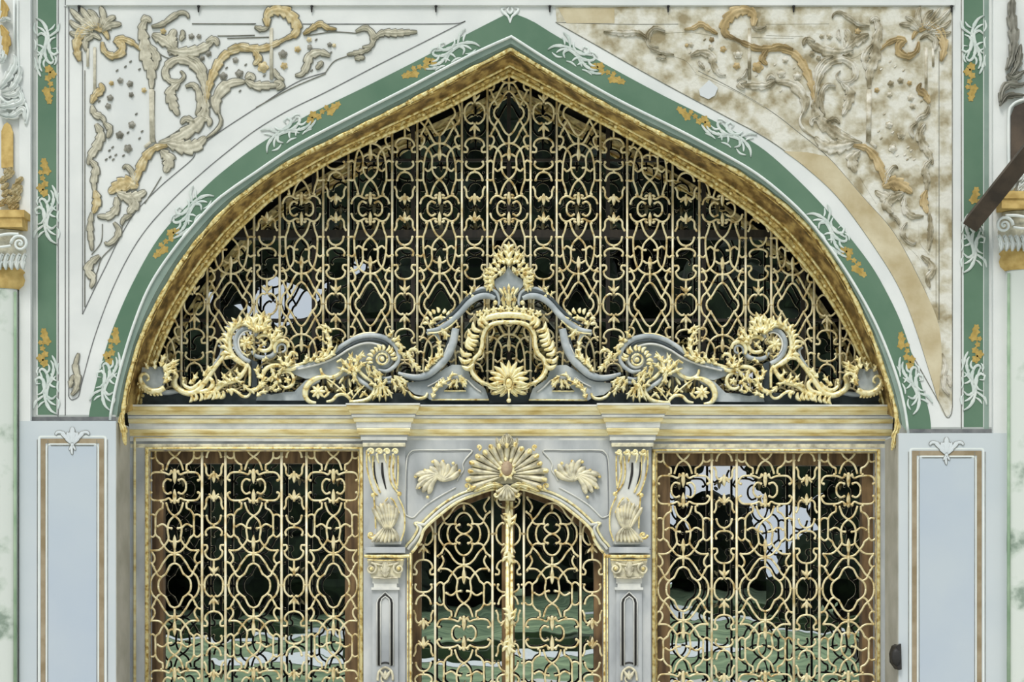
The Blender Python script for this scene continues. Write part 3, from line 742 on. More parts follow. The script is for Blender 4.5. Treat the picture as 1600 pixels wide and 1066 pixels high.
# shell keystone
sh = thing('shell_keystone', 'large carved scallop shell with gilt tips above the centre of the door', 'keystone', U(DC,740,.34))
cx, cy = 792, 742
n = 17; lens = []
b = MB(.35)
pts = []
for i in range(n):
    a = math.radians(202-224*i/(n-1)); f = 1+.04*math.sin(i*2.3)
    ln = (63 - 11*abs(math.sin(a)))*f
    lens.append((ln, a))
rim = []
for i, (ln, a) in enumerate(lens):
    for d_, q in ((-.07,.93),(0,1.0),(.07,.93)): rim.append((cx+ln*q*math.cos(a-d_), cy-ln*q*.93*math.sin(a-d_)))
b.prism(rim+[(cx+14,cy+14),(cx-14,cy+14)], .352, .38); b.build('shell_plate', ['worn'], sh)
for i, (ln, a) in enumerate(lens):
    b = MB(.35); p0 = (cx+11*math.cos(a), cy-10*math.sin(a)); p1 = (cx+ln*math.cos(a), cy-ln*.93*math.sin(a))
    b.leaf([p0, ((p0[0]+p1[0])/2, (p0[1]+p1[1])/2), p1], 5.8, .05, 0, root=.22, peak=.88, tip=.8, curl=.03)
    rib = b.build('shell_rib', ['worn'], sh)
    b = MB(.27); b.leaf([(cx+(ln-7)*math.cos(a), cy-(ln-7)*.93*math.sin(a)), (cx+(ln-3)*math.cos(a), cy-(ln-3)*.93*math.sin(a)), (cx+(ln+2)*math.cos(a), cy-(ln+2)*.93*math.sin(a))], 3.4, .02, 0, root=.3, peak=.7, tip=.5)
    b.build('shell_tip', ['gold'], rib)
for sg in (-1,1):
    b = MB(.29); b.volute(cx+sg*62, 760, 6, 1.2, 90, sg, 2.2); b.build('shell_curl', ['gold'], sh)
    b = MB(.29); b.volute(cx+sg*44, 699, 4.5, 1.1, 90, sg, 2); b.build('shell_curl', ['gold'], sh)
b = MB(.33); cr_ = []
for sg in (-1,1):
    b.leaf([(cx+sg*1,700),(cx+sg*7,690),(cx+sg*3,680)], 4, .04, 3); b.leaf([(cx+sg*4,700),(cx+sg*14,693),(cx+sg*16,684)], 4, .04, 3)
b.ball(cx, 683, 6, ry=.5); b.leaf([(cx,700),(cx,688),(cx,677)], 5, .05, 3); b.build('shell_crest', ['worn'], sh)
b = MB(.31); b.ball(cx, 732, 9.5, sy=1.3, ry=.5, nu=12, nv=8); b.build('shell_boss', [mat('pinkish_stone', S(150,126,104), S(186,164,136), 20, .7)], sh, 'pinkish brown boss')
b = MB(.31); b.tube([(cx+10*math.cos(a), 733+13*math.sin(a)) for a in np.linspace(PI*-.1,PI*1.1,12)], 2.2)
for k in range(9):
    a = math.radians(20+k*40); b.petal((cx+9*math.cos(a),733+12*math.sin(a)), (cx+15*math.cos(a),733+19*math.sin(a)), 2.6, .02)
b.build('boss_collar', ['gilt'], sh)
b = MB(.33)
for k in range(7):
    a = math.radians(30+k*20); b.petal((cx,758),(cx+24*math.cos(a)*.8,758+24*math.sin(a)), 3, .035, root=.3, peak=.7)
b.prism([(cx-20,760),(cx+20,760),(cx+12,782),(cx-12,782)], .35, .4); b.build('lower_shell', ['worn'], sh)
b = MB(.33)
for sg in (-1,1):
    b.volute(cx+sg*17, 773, 6.5, 1.1, -90, -sg, 2.3); b.leaf([(cx+sg*6,760),(cx+sg*22,758),(cx+sg*38,763),(cx+sg*52,769)], 5, .03, 3)
b.build('shell_scroll', ['gilt'], sh)

# console brackets and pilasters either side of the door
def console(side, x0, flip):
    F = (lambda P: [(p[0]-568+x0, p[1]) for p in P]) if not flip else (lambda P: [(x0+(633-p[0]), p[1]) for p in P])
    f1 = lambda x, y: F([(x,y)])[0]
    t = thing('console_bracket', 'scrolled marble bracket with gilt edges %s of the door arch, above a pilaster' % side, 'bracket', U(*f1(601,850), .32))
    b = MB(); b.prism(F([(568,858),(568,692),(633,692),(633,858)]), .355, .5); b.build('back_slab', ['marble'], t)
    b = MB(); b.prism(F([(576,712),(619,712),(618,745),(622,772),(632,800),(633,828),(626,851),(584,851),(586,825),(585,790),(584,773),(577,750)]), .30, .37); body_ = b.build('bracket_body', ['marble_lt'], t)
    b = MB(.295)
    for P in ([(573,704),(573,726),(577,748),(584,768),(590,774)], [(583,712),(583,730),(586,750),(594,770)], [(610,712),(608,735),(611,754),(620,768),(626,771)], [(616,714),(614,735),(617,752),(621,764)], [(622,712),(622,740),(621,760)]):
        b.tube(F(P), 1.5)
    b.build('gilt_rib', ['gold'], body_)
    b = MB(.297)
    for P in ([(584,722),(585,742),(592,766)], [(597,723),(598,742),(603,764)]): b.tube(F(P), [1.6,2.2,1.0])
    b.build('dark_slot', ['black'], body_, 'black curved slots')
    b = MB(.27)
    for k, x in enumerate((580,593,605,618)):
        p = f1(x,706); b.volute(p[0], p[1], 5.6-.3*k, 1.3, 180, -1 if flip else 1, 2.2)
        b.tube(F([(x-4,709),(x-3,718),(x-1,724)]), [2.2,1.6,.8])
    b.build('top_scroll', ['gilt'], t)
    b = MB(.29)
    for k in range(7):
        u = (k-3)/3; l = 1-.22*abs(u)
        b.leaf(F([(606+u*4, 828), (605+u*13, 828-24*l), (603+u*19-2, 828-44*l)]), 4.6, .045, 0, root=.3, peak=.72, tip=.4, curl=.02)
        b.leaf(F([(606+u*5, 824), (605+u*14, 836), (601+u*20, 849-abs(u)*2)]), 3.8, .04, 0, root=.4, peak=.6, tip=.4, curl=.01)
    b.build('leaf_carving', ['worn'], t)
    b = MB(.28)
    for P in ([(584,776),(586,800),(587,826)], [(622,776),(631,798),(632,826),(626,846)], [(601,830),(598,846)], [(610,830),(608,847)], [(618,830),(616,846)], [(590,798),(600,786),(606,778)], [(624,802),(616,784),(610,778)]):
        b.tube(F(P), 1.4)
    p = f1(580,836); b.volute(p[0], p[1], 7, 1.2, 0, 1, 2.6); b.ball(*f1(583,774), 4, ry=.6); b.ball(*f1(624,772), 4, ry=.6)
    b.build('gilt_edge', ['gold'], t)
    # pilaster
    t = thing('pilaster', 'blue-grey marble pilaster with small volute capital %s of the door' % side, 'pilaster', U(*f1(601,GPY), .32))
    c = f1(602,0)[0]
    b = MB(); b.prism(F([(568,GPY),(568,859),(633,859),(633,GPY)]), .355, .5); b.build('back_slab', ['marble'], t)
    b = MB(); b.pbox(min(f1(570,0)[0],f1(633,0)[0]), 855, max(f1(570,0)[0],f1(633,0)[0]), 864, .27, .37); b.build('capital_top', ['marble'], t)
    b = MB(.29); P = F([(569,869),(585,870),(602,869),(620,870),(640,869)]); b.tube(P, [2.6,3.2,2.6,3.2,2.8], n=8)
    for k in range(9): p = f1(572+k*7.6,869.5); b.ball(p[0], p[1], 2.9, ry=.7)
    b.build('egg_band', ['gold'], t)
    b = MB(); b.prism(F([(573,874),(631,874),(625,903),(580,903)]), .30, .37); b.build('capital_block', ['worn'], t)
    b = MB(.29)
    for x, dd in ((580,1),(623,-1)):
        p = f1(x,889); b.volute(p[0], p[1], 9.5, 1.7, -90, dd if not flip else -dd, 2.2)
    b.tube(F([(582,880),(602,884),(621,880)]), 1.6); b.leaf(F([(602,902),(602,890),(602,877)]), 7, .02, 3); b.tube(F([(583,903),(602,904),(622,903)]), 1.6)
    vol_ = b.build('capital_volute', ['worn'], t)
    b = MB(.28); b.ball(*f1(580,889), 3); b.ball(*f1(623,889), 3); b.tube(F([(574,875),(602,876),(631,875)]), 1); b.build('volute_eye', ['gold'], vol_)
    xa, xb = sorted((f1(582,0)[0], f1(622,0)[0]))
    b = MB(); b.pbox(xa, 904, xb, 912, .325, .37); b.pbox(xa+2, 912, xb-2, 918, .315, .37); b.pbox(xa-2, 918, xb+2, 922, .31, .37); b.build('neck', ['marble_lt'], t)
    b = MB(); b.pbox(xa, 922, xb, GPY, .33, .37); b.build('shaft', ['marble'], t)
    b = MB(.328); SL = [(592,1040),(592,942),(594,936),(602,929),(610,936),(612,942),(612,1040)]
    b.tube(F(SL), 1.6, smooth=False); b.tube(F([(592,1040),(596,1037),(602,1035.5),(608,1037),(612,1040)]), 1.4); b.build('niche_groove', ['black'], t, 'black outline of the slim niche')
    b = MB(.324); b.tube(F([(x+(2.6 if x<602 else -2.6 if x>602 else 0), y+(3 if y<935 else 0)) for x,y in SL]), 1.1, smooth=False); b.tube(F([(x+(-3 if x<602 else 3 if x>602 else 0), y-(4 if y<935 else 0)) for x,y in SL]), 1.0, smooth=False)
    b.build('niche_bead', ['marble_lt'], t)
    b = MB(.32); b.tube(F([(590,1064),(592,1050),(602,1043),(612,1050),(614,1064)]), 2); b.volute(*f1(602,1060), 8, 1.2, 90, 1, 1.6)
    for sg in (-1,0,1): b.petal(f1(602,1062), f1(602+sg*8,1048), 3, .02)
    b.build('foot_shell', ['worn'], t)
console('left', 568, False)
console('right', 952, True)

# ------------------------------------------------------------------ glazed wooden windows behind the grilles
WY = .60
wb = thing('window_1', 'dark wooden glazed window behind the fanlight grille', 'window', U(797,632,WY), kind='structure')
b = MB(WY-.03)
b.pbox(205, 359, 1390, 371, WY-.05, WY+.02); b.pbox(230, 612, 1370, 633, WY-.05, WY+.02)
for x in (340, 490, 645, 795, 950, 1100, 1255): b.pbox(x-3, 110, x+3, 634, WY-.02, WY+.01)
for y in (250, 500): b.pbox(230, y-2, 1370, y+2, WY-.015, WY+.01)
b.build('window_frame', ['dwood'], wb)
def panes(parent, xs, ys, ok=None, tilts=None):
    for i in range(len(xs)-1):
        for j in range(len(ys)-1):
            a, c = U(xs[i], ys[j+1], WY), U(xs[i+1], ys[j], WY)
            ti, tj = rng.uniform(-.004,.004), rng.uniform(-.003,.003)
            b = MB(); w2, h2 = (c[0]-a[0])/2, (c[2]-a[2])/2
            b.add([(a[0], WY-ti-tj, a[2]), (c[0], WY+ti-tj, a[2]), (c[0], WY+ti+tj, c[2]), (a[0], WY-ti+tj, c[2])], [(0,1,2,3)])
            b.build('pane', ['glass'], parent)
panes(wb, [205,340,490,645,795,950,1100,1255,1392], [80,365,500,640])
for nm, lab, x0, x1, top, mid in (('window_2','brown wooden window behind the left side grille',233,561,704,(397,)), ('window_3','brown wooden window behind the right side grille',1025,1369,707,(1197,))):
    w = thing(nm, lab, 'window', U((x0+x1)/2,GPY,WY), kind='structure')
    b = MB(); b.pbox(x0-6, top-8, x1+6, top+20, WY-.05, WY+.02); b.pbox(x0-6, top+20, x0+22, GPY, WY-.05, WY+.02); b.pbox(x1-22, top+20, x1+6, GPY, WY-.05, WY+.02)
    b.build('window_frame', ['wood'], w)
    panes(w, [x0+22, *mid, x1-22], [top+20, 905, 1100, GPY])
w = thing('door_1', 'brown wooden glazed door behind the grille door', 'door', U(DC,GPY,WY), kind='structure')
b = MB()
for x0, x1 in ((633,658),(784,804),(928,952)): b.pbox(x0, 800 if x0 != 784 else 760, x1, GPY, WY-.05, WY+.02)
b.prism([(640,860),(640,760),(946,760),(946,860)]+[(p[0]*.97+DC*.03, p[1]+10) for p in arch_full[::-1]], WY-.025, WY+.02); b.build('window_frame', ['wood'], w)
panes(w, [652,DC,934], [775,905,1100,GPY])
# dark room behind
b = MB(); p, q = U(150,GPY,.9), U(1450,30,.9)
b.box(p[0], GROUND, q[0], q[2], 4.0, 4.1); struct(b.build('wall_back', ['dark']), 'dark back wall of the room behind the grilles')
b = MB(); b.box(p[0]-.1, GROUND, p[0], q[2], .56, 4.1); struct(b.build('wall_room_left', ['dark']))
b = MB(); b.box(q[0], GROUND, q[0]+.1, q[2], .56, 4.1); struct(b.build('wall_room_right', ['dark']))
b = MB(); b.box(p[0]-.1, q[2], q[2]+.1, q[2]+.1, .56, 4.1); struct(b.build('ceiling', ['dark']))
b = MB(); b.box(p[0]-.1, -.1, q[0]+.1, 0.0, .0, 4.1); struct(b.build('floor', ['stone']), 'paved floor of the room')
# ------------------------------------------------------------------ carved crest standing on the cornice
CXC = 795.0
crest = thing('carved_crest', 'openwork carved crest of grey scrolls and bright gilt leaves standing on the cornice', 'crest', U(CXC, 633, .31))
def side(sg):
    if sg < 0: return lambda P: [tuple(p) for p in P]
    return lambda P: [(CXC+(CXC-p[0])*1.012, p[1]+(CXC-p[0])*.006)+tuple(p[2:]) for p in P]
for sg in (-1, 1):
    F = side(sg); f1 = lambda x, y: F([(x,y)])[0]
    def T(name, m, y, strokes, label=None, n=8):
        b = MB(y)
        for P, r in strokes: b.tube(F(P), r, n=n)
        return b.build(name, [m], crest, label)
    def LV(name, y, leaves, m='gilt', amp=.38):
        for L_ in leaves:
            b = MB(y); b.leaf(F(L_[0]), L_[1], L_[2] if len(L_) > 2 else .03, L_[3] if len(L_) > 3 else 2, curl=.01, spiky=True); b.build(name, [m], crest)
    def FR(name, y, P, n, ln, ang, w=3, h=.02, bend=.3, m='gilt', flip=1, **kw):
        b = MB(y); s_ = flip*(1 if sg < 0 else -1); b.fringe(F(P), n, ln, ang, w, h, bend, side=s_, **kw); return b.build(name, [m], crest)
    # --- end volute
    b = MB(); b.prism(F([(222,574),(254,573),(258,590),(252,604),(238,608),(226,602),(220,588)]), .255, .33)
    b.build('volute_plate', ['slate'], crest)
    T('end_volute', 'gilt', .235, [([(257,606),(247,611),(236,611),(226,605),(219.5,595),(220.5,587),(226,584),(231.5,587.5),(232,593),(228.5,595)], [4.5,5,5,4.6,3.8,3,2.4,2,1.8,1.6])])
    FR('shell_edge', .245, [(219,596),(225,606),(238,613),(254,613)], 9, 6, 70, 2.4, flip=1)
    LV('crown_leaf', .235, [([(232,577),(229,571),(233,566)],3.4), ([(243,577),(242,568),(244,562)],3.6), ([(252,573),(254,563),(259,553)],4.6), ([(255,575),(268,569),(281,562)],4.6), ([(258,580),(270,574),(280,568)],3.2),
        ([(256,574),(262,584),(256,600)],5), ([(257,588),(268,580),(277,586),(277,592)],4.4), ([(257,598),(264,594),(268,588)],3.2)])
    T('base_scroll', 'slate', .33, [([(250,613),(262,613.5),(272,612),(284,609)], 4.2)])
    # --- U scroll
    T('hook_scroll', 'gilt', .30, [([(277,586),(273,594),(274,603),(283,611),(296,615),(308,611),(318,600),(328,586),(337,573),(348,559),(354,547),(353,537),(346,531),(339,535)], [3.4,4.2,4.8,5,5,4.8,4.4,4,3.6,3.4,3.2,3,2.6,2])])
    T('inner_scroll', 'gilt', .295, [([(285,597),(290,604),(299,607),(308,602),(314,594)], [2,3,3.4,3,1.6])])
    T('grey_scroll', 'slate', .31, [([(341,540),(347,545),(345,555),(338,566),(328,580)], [1.6,2.6,2.8,2.4,1.6])])
    LV('hook_leaf', .30, [([(296,600),(303,594),(309,582)],4), ([(288,598),(287,593),(291,590)],2.6), ([(318,588),(326,578),(334,572)],4.4)])
    # --- flame leaves at the foot
    FR('flame_leaf', .295, [(296,618),(312,615),(330,612),(352,611),(358,606)], 9, 13, 112, 3.6, .03, -.25, flip=1)
    T('flame_stem', 'gilt', .30, [([(306,613),(318,612),(328,608),(333,598),(326,590),(322,594)], [3,4,4,3.6,3,2]), ([(320,616),(334,613),(344,604),(354,598),(366,595),(376,588),(383,578),(384,570)], [3,4.4,4.4,4.6,4.4,4,3.2,2]),
        ([(354,612),(362,609),(371,613),(378,619),(386,620),(391,614),(388,607)], [3,2.6,2.6,2.6,2.4,2,1.6])])
    LV('flame_tip', .29, [([(362,597),(352,590),(346,582)],3.6), ([(366,596),(360,587),(361,580)],3.4), ([(376,588),(370,580),(372,574)],3.2), ([(356,600),(345,598),(338,603)],4), ([(368,594),(377,598),(383,597)],3)])
    # --- big C scroll with rosette
    T('ring_scroll', 'slate', .31, [([(399,526),(401,519),(394,513.5),(385,513),(375,518),(368.5,530),(369.5,545),(378,558),(391,566)], [2.4,3,3.6,3.8,4,4,4,4,3.6])])
    T('ring_bead', 'marble_lt', .30, [([(394,519),(387,517),(379,521),(373,531),(374,544),(381,555)], 1.4)])
    T('ring_spine', 'gilt', .305, [([(400,512),(388,506),(374,507),(362,516),(357.5,530),(358,545),(364,557),(375,566),(388,574)], [3,4.4,4.8,5,5.2,5.2,5,4.4,3])])
    FR('ring_flame', .295, [(396,509),(382,505),(368,510),(360,521),(356,536),(358,551),(368,563)], 12, 16, 128, 3.7, .03, .25, flip=1)
    LV('peak_flame', .285, [([(402,520),(397,506),(402,489)],6.5,.04), ([(406,518),(408,500),(414,486)],6.5,.04), ([(410,518),(416,504),(423,492)],5.4,.04), ([(398,516),(390,504),(391,494)],5,.03), ([(395,514),(384,506),(382,498)],4,.03), ([(412,522),(419,512),(424,504)],4,.03)])
    b = MB(.32); c = f1(384,536); b.rosette(c[0], c[1], 12.5, 7, 3.2); b.build('ring_rosette', ['gilt'], crest)
    LV('ring_tendril', .32, [([(392,524),(396,530),(392,536)],2.4), ([(378,550),(386,556),(393,552)],2.6), ([(392,540),(398,548),(396,556)],2.6)])
    c = f1(413,536)
    T('side_ring', 'gilt', .305, [([(413+12.5*math.cos(a), 536+12.5*math.sin(a)) for a in np.linspace(-2.6, 2.4, 15)], 3.2)])
    T('side_ring_base', 'slate', .32, [([(393,549),(401,557),(414,559),(426,555),(432,545),(434,534)], [2.4,3.4,3.8,3.8,3.2,2])])
    LV('side_ring_leaf', .31, [([(405,543),(412,538),(418,531)],2.8), ([(408,530),(412,536),(416,541)],2.6)])
    LV('side_flame', .295, [([(424,530),(431,520),(440,509)],4.6), ([(426,534),(435,526),(443,520)],4.2), ([(420,526),(422,517),(420,510)],3.6)])
    T('small_ring', 'gilt', .30, [([(430,552),(429,542),(434,534),(442,532),(449,536),(451,543)], [2,3,3.4,3.4,3,2.2])])
    T('small_ring_grey', 'slate', .31, [([(433,551),(433,543),(439,538),(445,540),(446,547),(441,551)], 1.9)])
    # --- post and foot
    b = MB(); b.prism(F([(393,562),(402,566),(402,604),(393,606)]), .32, .37); b.build('post', ['slate_dk'], crest)
    T('post_bead', 'gilt', .31, [([(386,568),(390,576),(390.5,590),(390,604)], [2,2.4,2.2,2])])
    LV('foot_leaf', .295, [([(381,602),(388,609),(398,610),(407,603),(412,590),(410,578)],5,.03,4), ([(408,592),(402,582),(404,570)],4.2), ([(404,608),(412,600),(418,598)],3.6)])
    T('branch', 'gilt', .30, [([(409,592),(414,579),(422,573),(434,571),(444,574)], [3,3.8,3.8,3.4,2.4]), ([(444,576),(456,577),(468,572)], [3,3.4,2.4]), ([(450,563),(455,552),(462,552),(465,557)], [3,3,2.4,1.6])])
    LV('branch_leaf', .29, [([(444,572),(438,562),(434,556)],3.6), ([(446,572),(448,560),(446,552)],3.8), ([(448,573),(456,565),(458,560)],3.6), ([(446,574),(438,580),(436,588)],3.4), ([(410,565),(416,560),(420,562)],2.8),
        ([(424,576),(428,586),(424,598)],3.8), ([(430,584),(420,594),(414,596)],3.2), ([(434,596),(428,604),(420,611)],4), ([(428,612),(436,608),(434,602)],3), ([(402,620),(408,614),(420,612)],4), ([(440,598),(432,590),(436,582)],3.4)])
    T('tendril_ring', 'gilt', .31, [([(438,602),(446,606),(455,603),(459,594),(456,585),(448,581),(440,584)], [2,2.6,2.8,2.8,2.6,2.4,1.6])])
    b = MB(.31); c = f1(449,594); b.rosette(c[0], c[1], 6, 5, 2.2); b.build('tendril_flower', ['gilt'], crest)
    b = MB(); b.prism(F([(400,626),(404,612),(424,617),(444,613),(460,612),(470,602),(478,594),(500,586),(500,596),(484,606),(480,626)]), .335, .37); b.build('grey_footing', ['slate'], crest)
    # --- long rising band and main volute
    b = MB(); b.prism(F([(446,580),(470,575),(498,566),(524,554),(546,540),(564,533),(584,532),(602,537),(614,548),(616,562),(608,574),(594,579),(584,592),(572,600),(558,586),(542,586),(526,594),(505,590),(478,592),(462,586)]), .325, .37); b.build('band_plate', ['slate'], crest)
    T('band_edge', 'slate', .30, [([(446,576),(470,574),(496,564),(520,552),(537,539),(556,529),(577,524.5),(597,527),(612,535),(621,547),(623,560),(617,572),(604,580),(591,578)], [2.4,3,3.4,3.6,3.8,4,4.2,4.4,4.4,4.2,3.8,3.4,3,2])])
    T('band_groove', 'slate_dk', .295, [([(524,555),(544,542),(562,533.5),(580,531),(598,534),(609,543),(613,553)], [1.4,2,2.2,2.2,2.2,2,1.2])])
    T('band_bead', 'marble_lt', .292, [([(466,577),(498,569),(526,558),(546,545.5),(564,538),(580,536.5),(598,541)], 1.8)])
    T('gilt_band_edge', 'gilt', .30, [([(444,573),(466,570),(492,561),(508,554)], [2,2.4,2.2,1.4])])
    T('gilt_crown_edge', 'gilt', .30, [([(548,529),(566,522),(586,520)], [1.2,2,1.2])])
    c = f1(597,561); b = MB(.30); b.volute(c[0], c[1], 15, 1.6, 200, 1 if sg < 0 else -1, 2.6); b.build('main_volute', ['marble_lt'], crest)
    T('volute_ring', 'gilt', .29, [([(597+8.5*math.cos(a), 561+8.5*math.sin(a)) for a in np.linspace(0, 6.1, 15)], 1.8)])
    b = MB(.285); b.ball(c[0], c[1], 4.2, ry=.6); b.build('volute_eye', ['gilt'], crest)
    FR('volute_frill', .285, [(583,570),(583,558),(590,550),(600,548),(609,554),(612,563)], 11, 10, 95, 3.0, .025, -.25, flip=-1)
    LV('burst_leaf', .285, [([(553,582),(548,566),(551,550)],4.6), ([(555,580),(558,564),(568,548)],4.6), ([(551,580),(540,568),(532,560)],4.2), ([(556,582),(566,570),(575,566)],4), ([(550,584),(538,578),(526,574)],3.8), ([(553,580),(554,592),(552,600)],4.6), ([(556,566),(548,558),(545,552)],3.4), ([(560,560),(566,556),(572,558)],3.4)])
    T('gilt_loop', 'gilt', .30, [([(501,576),(504,585),(514,590),(526,587),(535,579),(538,570),(533,563),(526,566)], [2,2.6,3,3,2.8,2.6,2.2,1.6]), ([(561,566),(561,578),(569,588),(580,596),(586,606)], [2,2.8,3,2.6,2]), ([(572,572),(576,584),(586,590)], [1.6,2.4,1.6])])
    T('grey_loop', 'slate', .305, [([(553,584),(563,595),(576,604),(586,612)], [2.4,3.4,3.4,2.4])])
    LV('under_volute_leaf', .285, [([(574,570),(578,580),(576,590)],3.6), ([(584,580),(588,590),(586,598)],4), ([(594,582),(594,592),(590,600)],3.6), ([(582,572),(590,582),(600,586)],3.2)])
    LV('rising_leaf', .29, [([(492,566),(508,556),(516,540),(512,524),(503,513),(494,514)],4.6,.03,5), ([(500,564),(516,557),(524,546),(527,538)],4.2), ([(474,569),(479,562),(480,553)],3.6), ([(484,566),(491,558),(494,550)],3.6), ([(500,558),(505,550),(505,540)],3.4), ([(512,538),(505,532),(506,524)],2.6), ([(518,520),(512,512),(500,508)],3.6)])
    LV('falling_leaf', .29, [([(606,526),(612,521),(608,514)],3.4), ([(612,532),(621,530),(625,524)],3.6), ([(618,538),(626,540),(628,550)],4.6), ([(622,548),(630,554),(636,557)],3.6)])
    # --- lower tracery
    T('wheel_ring', 'gilt', .295, [([(509,589),(496,591),(484,598),(477.5,609),(477.5,620),(484,628),(494,630)], [2.4,4,4.6,4.8,4.4,3.6,2.4])])
    b = MB(.31); c = f1(497,612); b.rosette(c[0], c[1], 12, 8, 3); b.build('wheel_rosette', ['gilt'], crest)
    b = MB(.32)
    for P, w in (([(512,596),(520,606)],2.4),([(524,592),(516,606)],2.6),([(530,600),(538,588)],2.6),([(526,612),(538,604)],2.6),([(540,612),(534,600)],2.4),([(546,592),(548,606)],2.6),([(540,620),(552,610)],2.4),([(552,620),(546,606)],2.4),([(556,594),(566,606)],2.4),([(554,612),(566,604)],2.4),([(562,622),(572,610)],2.6),([(566,612),(576,620)],2.4),([(508,604),(514,618)],2.4),([(506,622),(516,612)],2.6),([(558,604),(560,618)],2.2)):
        q = F(P); b.petal(q[0], q[1], w, .02, root=.5)
    b.build('tracery_leaf', ['gilt'], crest)
    T('tracery_arch', 'gilt', .30, [([(510,628),(519,626),(527,618),(537,616.5),(544,621),(549,628)], [2,2.8,2.8,2.8,2.6,2]), ([(546,628),(560,628),(574,625),(583,616),(586,604)], [2.6,3.8,4.2,3.8,2.6]), ([(508,590),(520,598),(534,610),(548,622)], [1,1.4,1.4,1]), ([(572,600),(560,612),(550,624)], [1,1.4,1])])
    LV('tassel_leaf', .285, [([(592,602),(588,616),(582,627)],4), ([(595,602),(594,616),(593,629)],4.2), ([(598,602),(602,616),(603,628)],4), ([(601,604),(609,614),(613,624)],3.8), ([(589,604),(582,600),(576,602)],3.4), ([(596,604),(592,594),(586,590)],3.6), ([(604,592),(600,600),(590,604)],3.6)])
    T('grey_clasp', 'slate', .31, [([(590,590),(602,592),(612,590)], 3), ([(596,597),(604,597.5),(613,597)], 2.6)])
    LV('clasp_leaf', .285, [([(616,588),(624,596),(626,606)],4.4), ([(612,592),(618,604),(618,614)],4), ([(622,590),(632,596),(634,606)],4), ([(625,600),(632,612),(632,620)],4)])
    # --- sweep up to the cartouche
    T('sweep_scroll', 'slate', .30, [([(622,583),(636,588),(652,590),(668,586),(684,573),(698,557),(707,538),(712,514)], [2.6,4.4,5.4,6.2,6.8,7,7,6])])
    T('sweep_edge', 'slate_dk', .295, [([(636,592),(654,595),(671,591),(688,577),(692,568)], 1.6), ([(690,556),(698,540),(702,522)], 1.8)])
    T('sweep_bead', 'marble_lt', .285, [([(630,584),(650,587),(666,583),(681,571),(693,556),(701,538)], 1.3)])
    LV('hanging_leaf', .285, [([(638,553),(642,562),(649,572),(658,579)],4.8,.03,4), ([(636,556),(642,547),(651,547),(655,554)],4.2), ([(664,580),(676,567),(686,552),(686,536),(679,524)],4.4,.03,5), ([(668,576),(672,564),(676,552)],3.4), ([(678,566),(690,556),(692,546)],3)])
    T('curl_scroll', 'slate', .31, [([(667,522),(675,519),(683,524),(687,536)], [3,3.6,3.2,2])])
    b = MB(.29); c = f1(632,558); b.ball(c[0], c[1], 3.4, ry=.7); b.build('junction_bead', ['gilt'], crest)
    # --- shoulder
    T('shoulder_scroll', 'slate', .29, [([(667,517),(684,515),(700,506),(716,492),(732,474),(747,464),(762,462),(774,466)], [2.4,4,5,5.2,5.2,5.4,5.4,4.4])])
    T('shoulder_groove', 'slate_dk', .283, [([(680,508),(698,498),(714,484),(729,467),(744,458),(760,456),(771,460),(777,470)], [1.2,2.6,3,3,3,3,2.6,1.4])])
    T('shoulder_edge', 'slate', .29, [([(743,456),(752,451),(765,452),(776,458),(780,470),(779,478)], [2,2.8,3,3,2.6,2])])
    T('shoulder_gilt', 'gilt', .28, [([(668,521),(686,519),(702,511),(714,500)], 1.3)])
    b = MB(.28); c = f1(774,473); b.ball(c[0], c[1], 4, ry=.7); c = f1(738,462); b.ball(c[0], c[1], 3.6, ry=.7); b.build('shoulder_bead', ['gilt'], crest)
    FR('shoulder_frill', .29, [(669,510),(670,500),(677,492),(688,489),(698,493),(703,501)], 8, 9, 90, 3.2, .025, -.2, flip=-1)
    LV('shoulder_leaf', .30, [([(672,509),(680,499),(694,497),(702,503)],4.4), ([(690,514),(696,522),(698,532)],5), ([(735,462),(738,452),(741,446)],3), ([(732,466),(728,458),(722,456)],2.6)])
    # --- base plate by the opening
    b = MB(); b.prism(F([(636,598),(654,596),(672,592),(692,578),(706,570),(716,570),(727,572),(732,580),(736,592),(748,600),(758,607),(764,625),(672,625),(664,619),(648,616),(638,608)]), .325, .37, holes=[F([(694,610),(728,610),(712,592)])], yr=.325); b.build('base_plate', ['slate'], crest)
    T('base_line', 'gilt', .315, [([(674,625),(764,625)], 1.6), ([(694,611),(728,611)], 1.3), ([(638,612),(644,619),(654,623),(664,621),(668,614)], [2,2.8,3,2.8,1.8])])
    T('base_bead', 'marble_lt', .315, [([(668,604),(680,598),(692,590)], 1.2), ([(730,594),(742,606),(752,613)], 1.4)])
    LV('base_leaf', .30, [([(676,622),(680,608),(690,600),(702,594)],4.6,.03,4), ([(680,604),(688,598),(694,590)],3), ([(700,596),(706,586),(716,586)],3.6), ([(710,594),(704,602),(702,608)],3.6), ([(714,593),(713,602),(714,608)],3.4), ([(718,592),(724,600),(729,606)],3.8), ([(716,588),(724,592),(730,602)],3.4)])
    FR('opening_flame', .275, [(742,572),(737,556),(746,538),(752,518),(766,506)], 10, 20, 66, 4.2, .035, .3, flip=-1, jitter=.1)
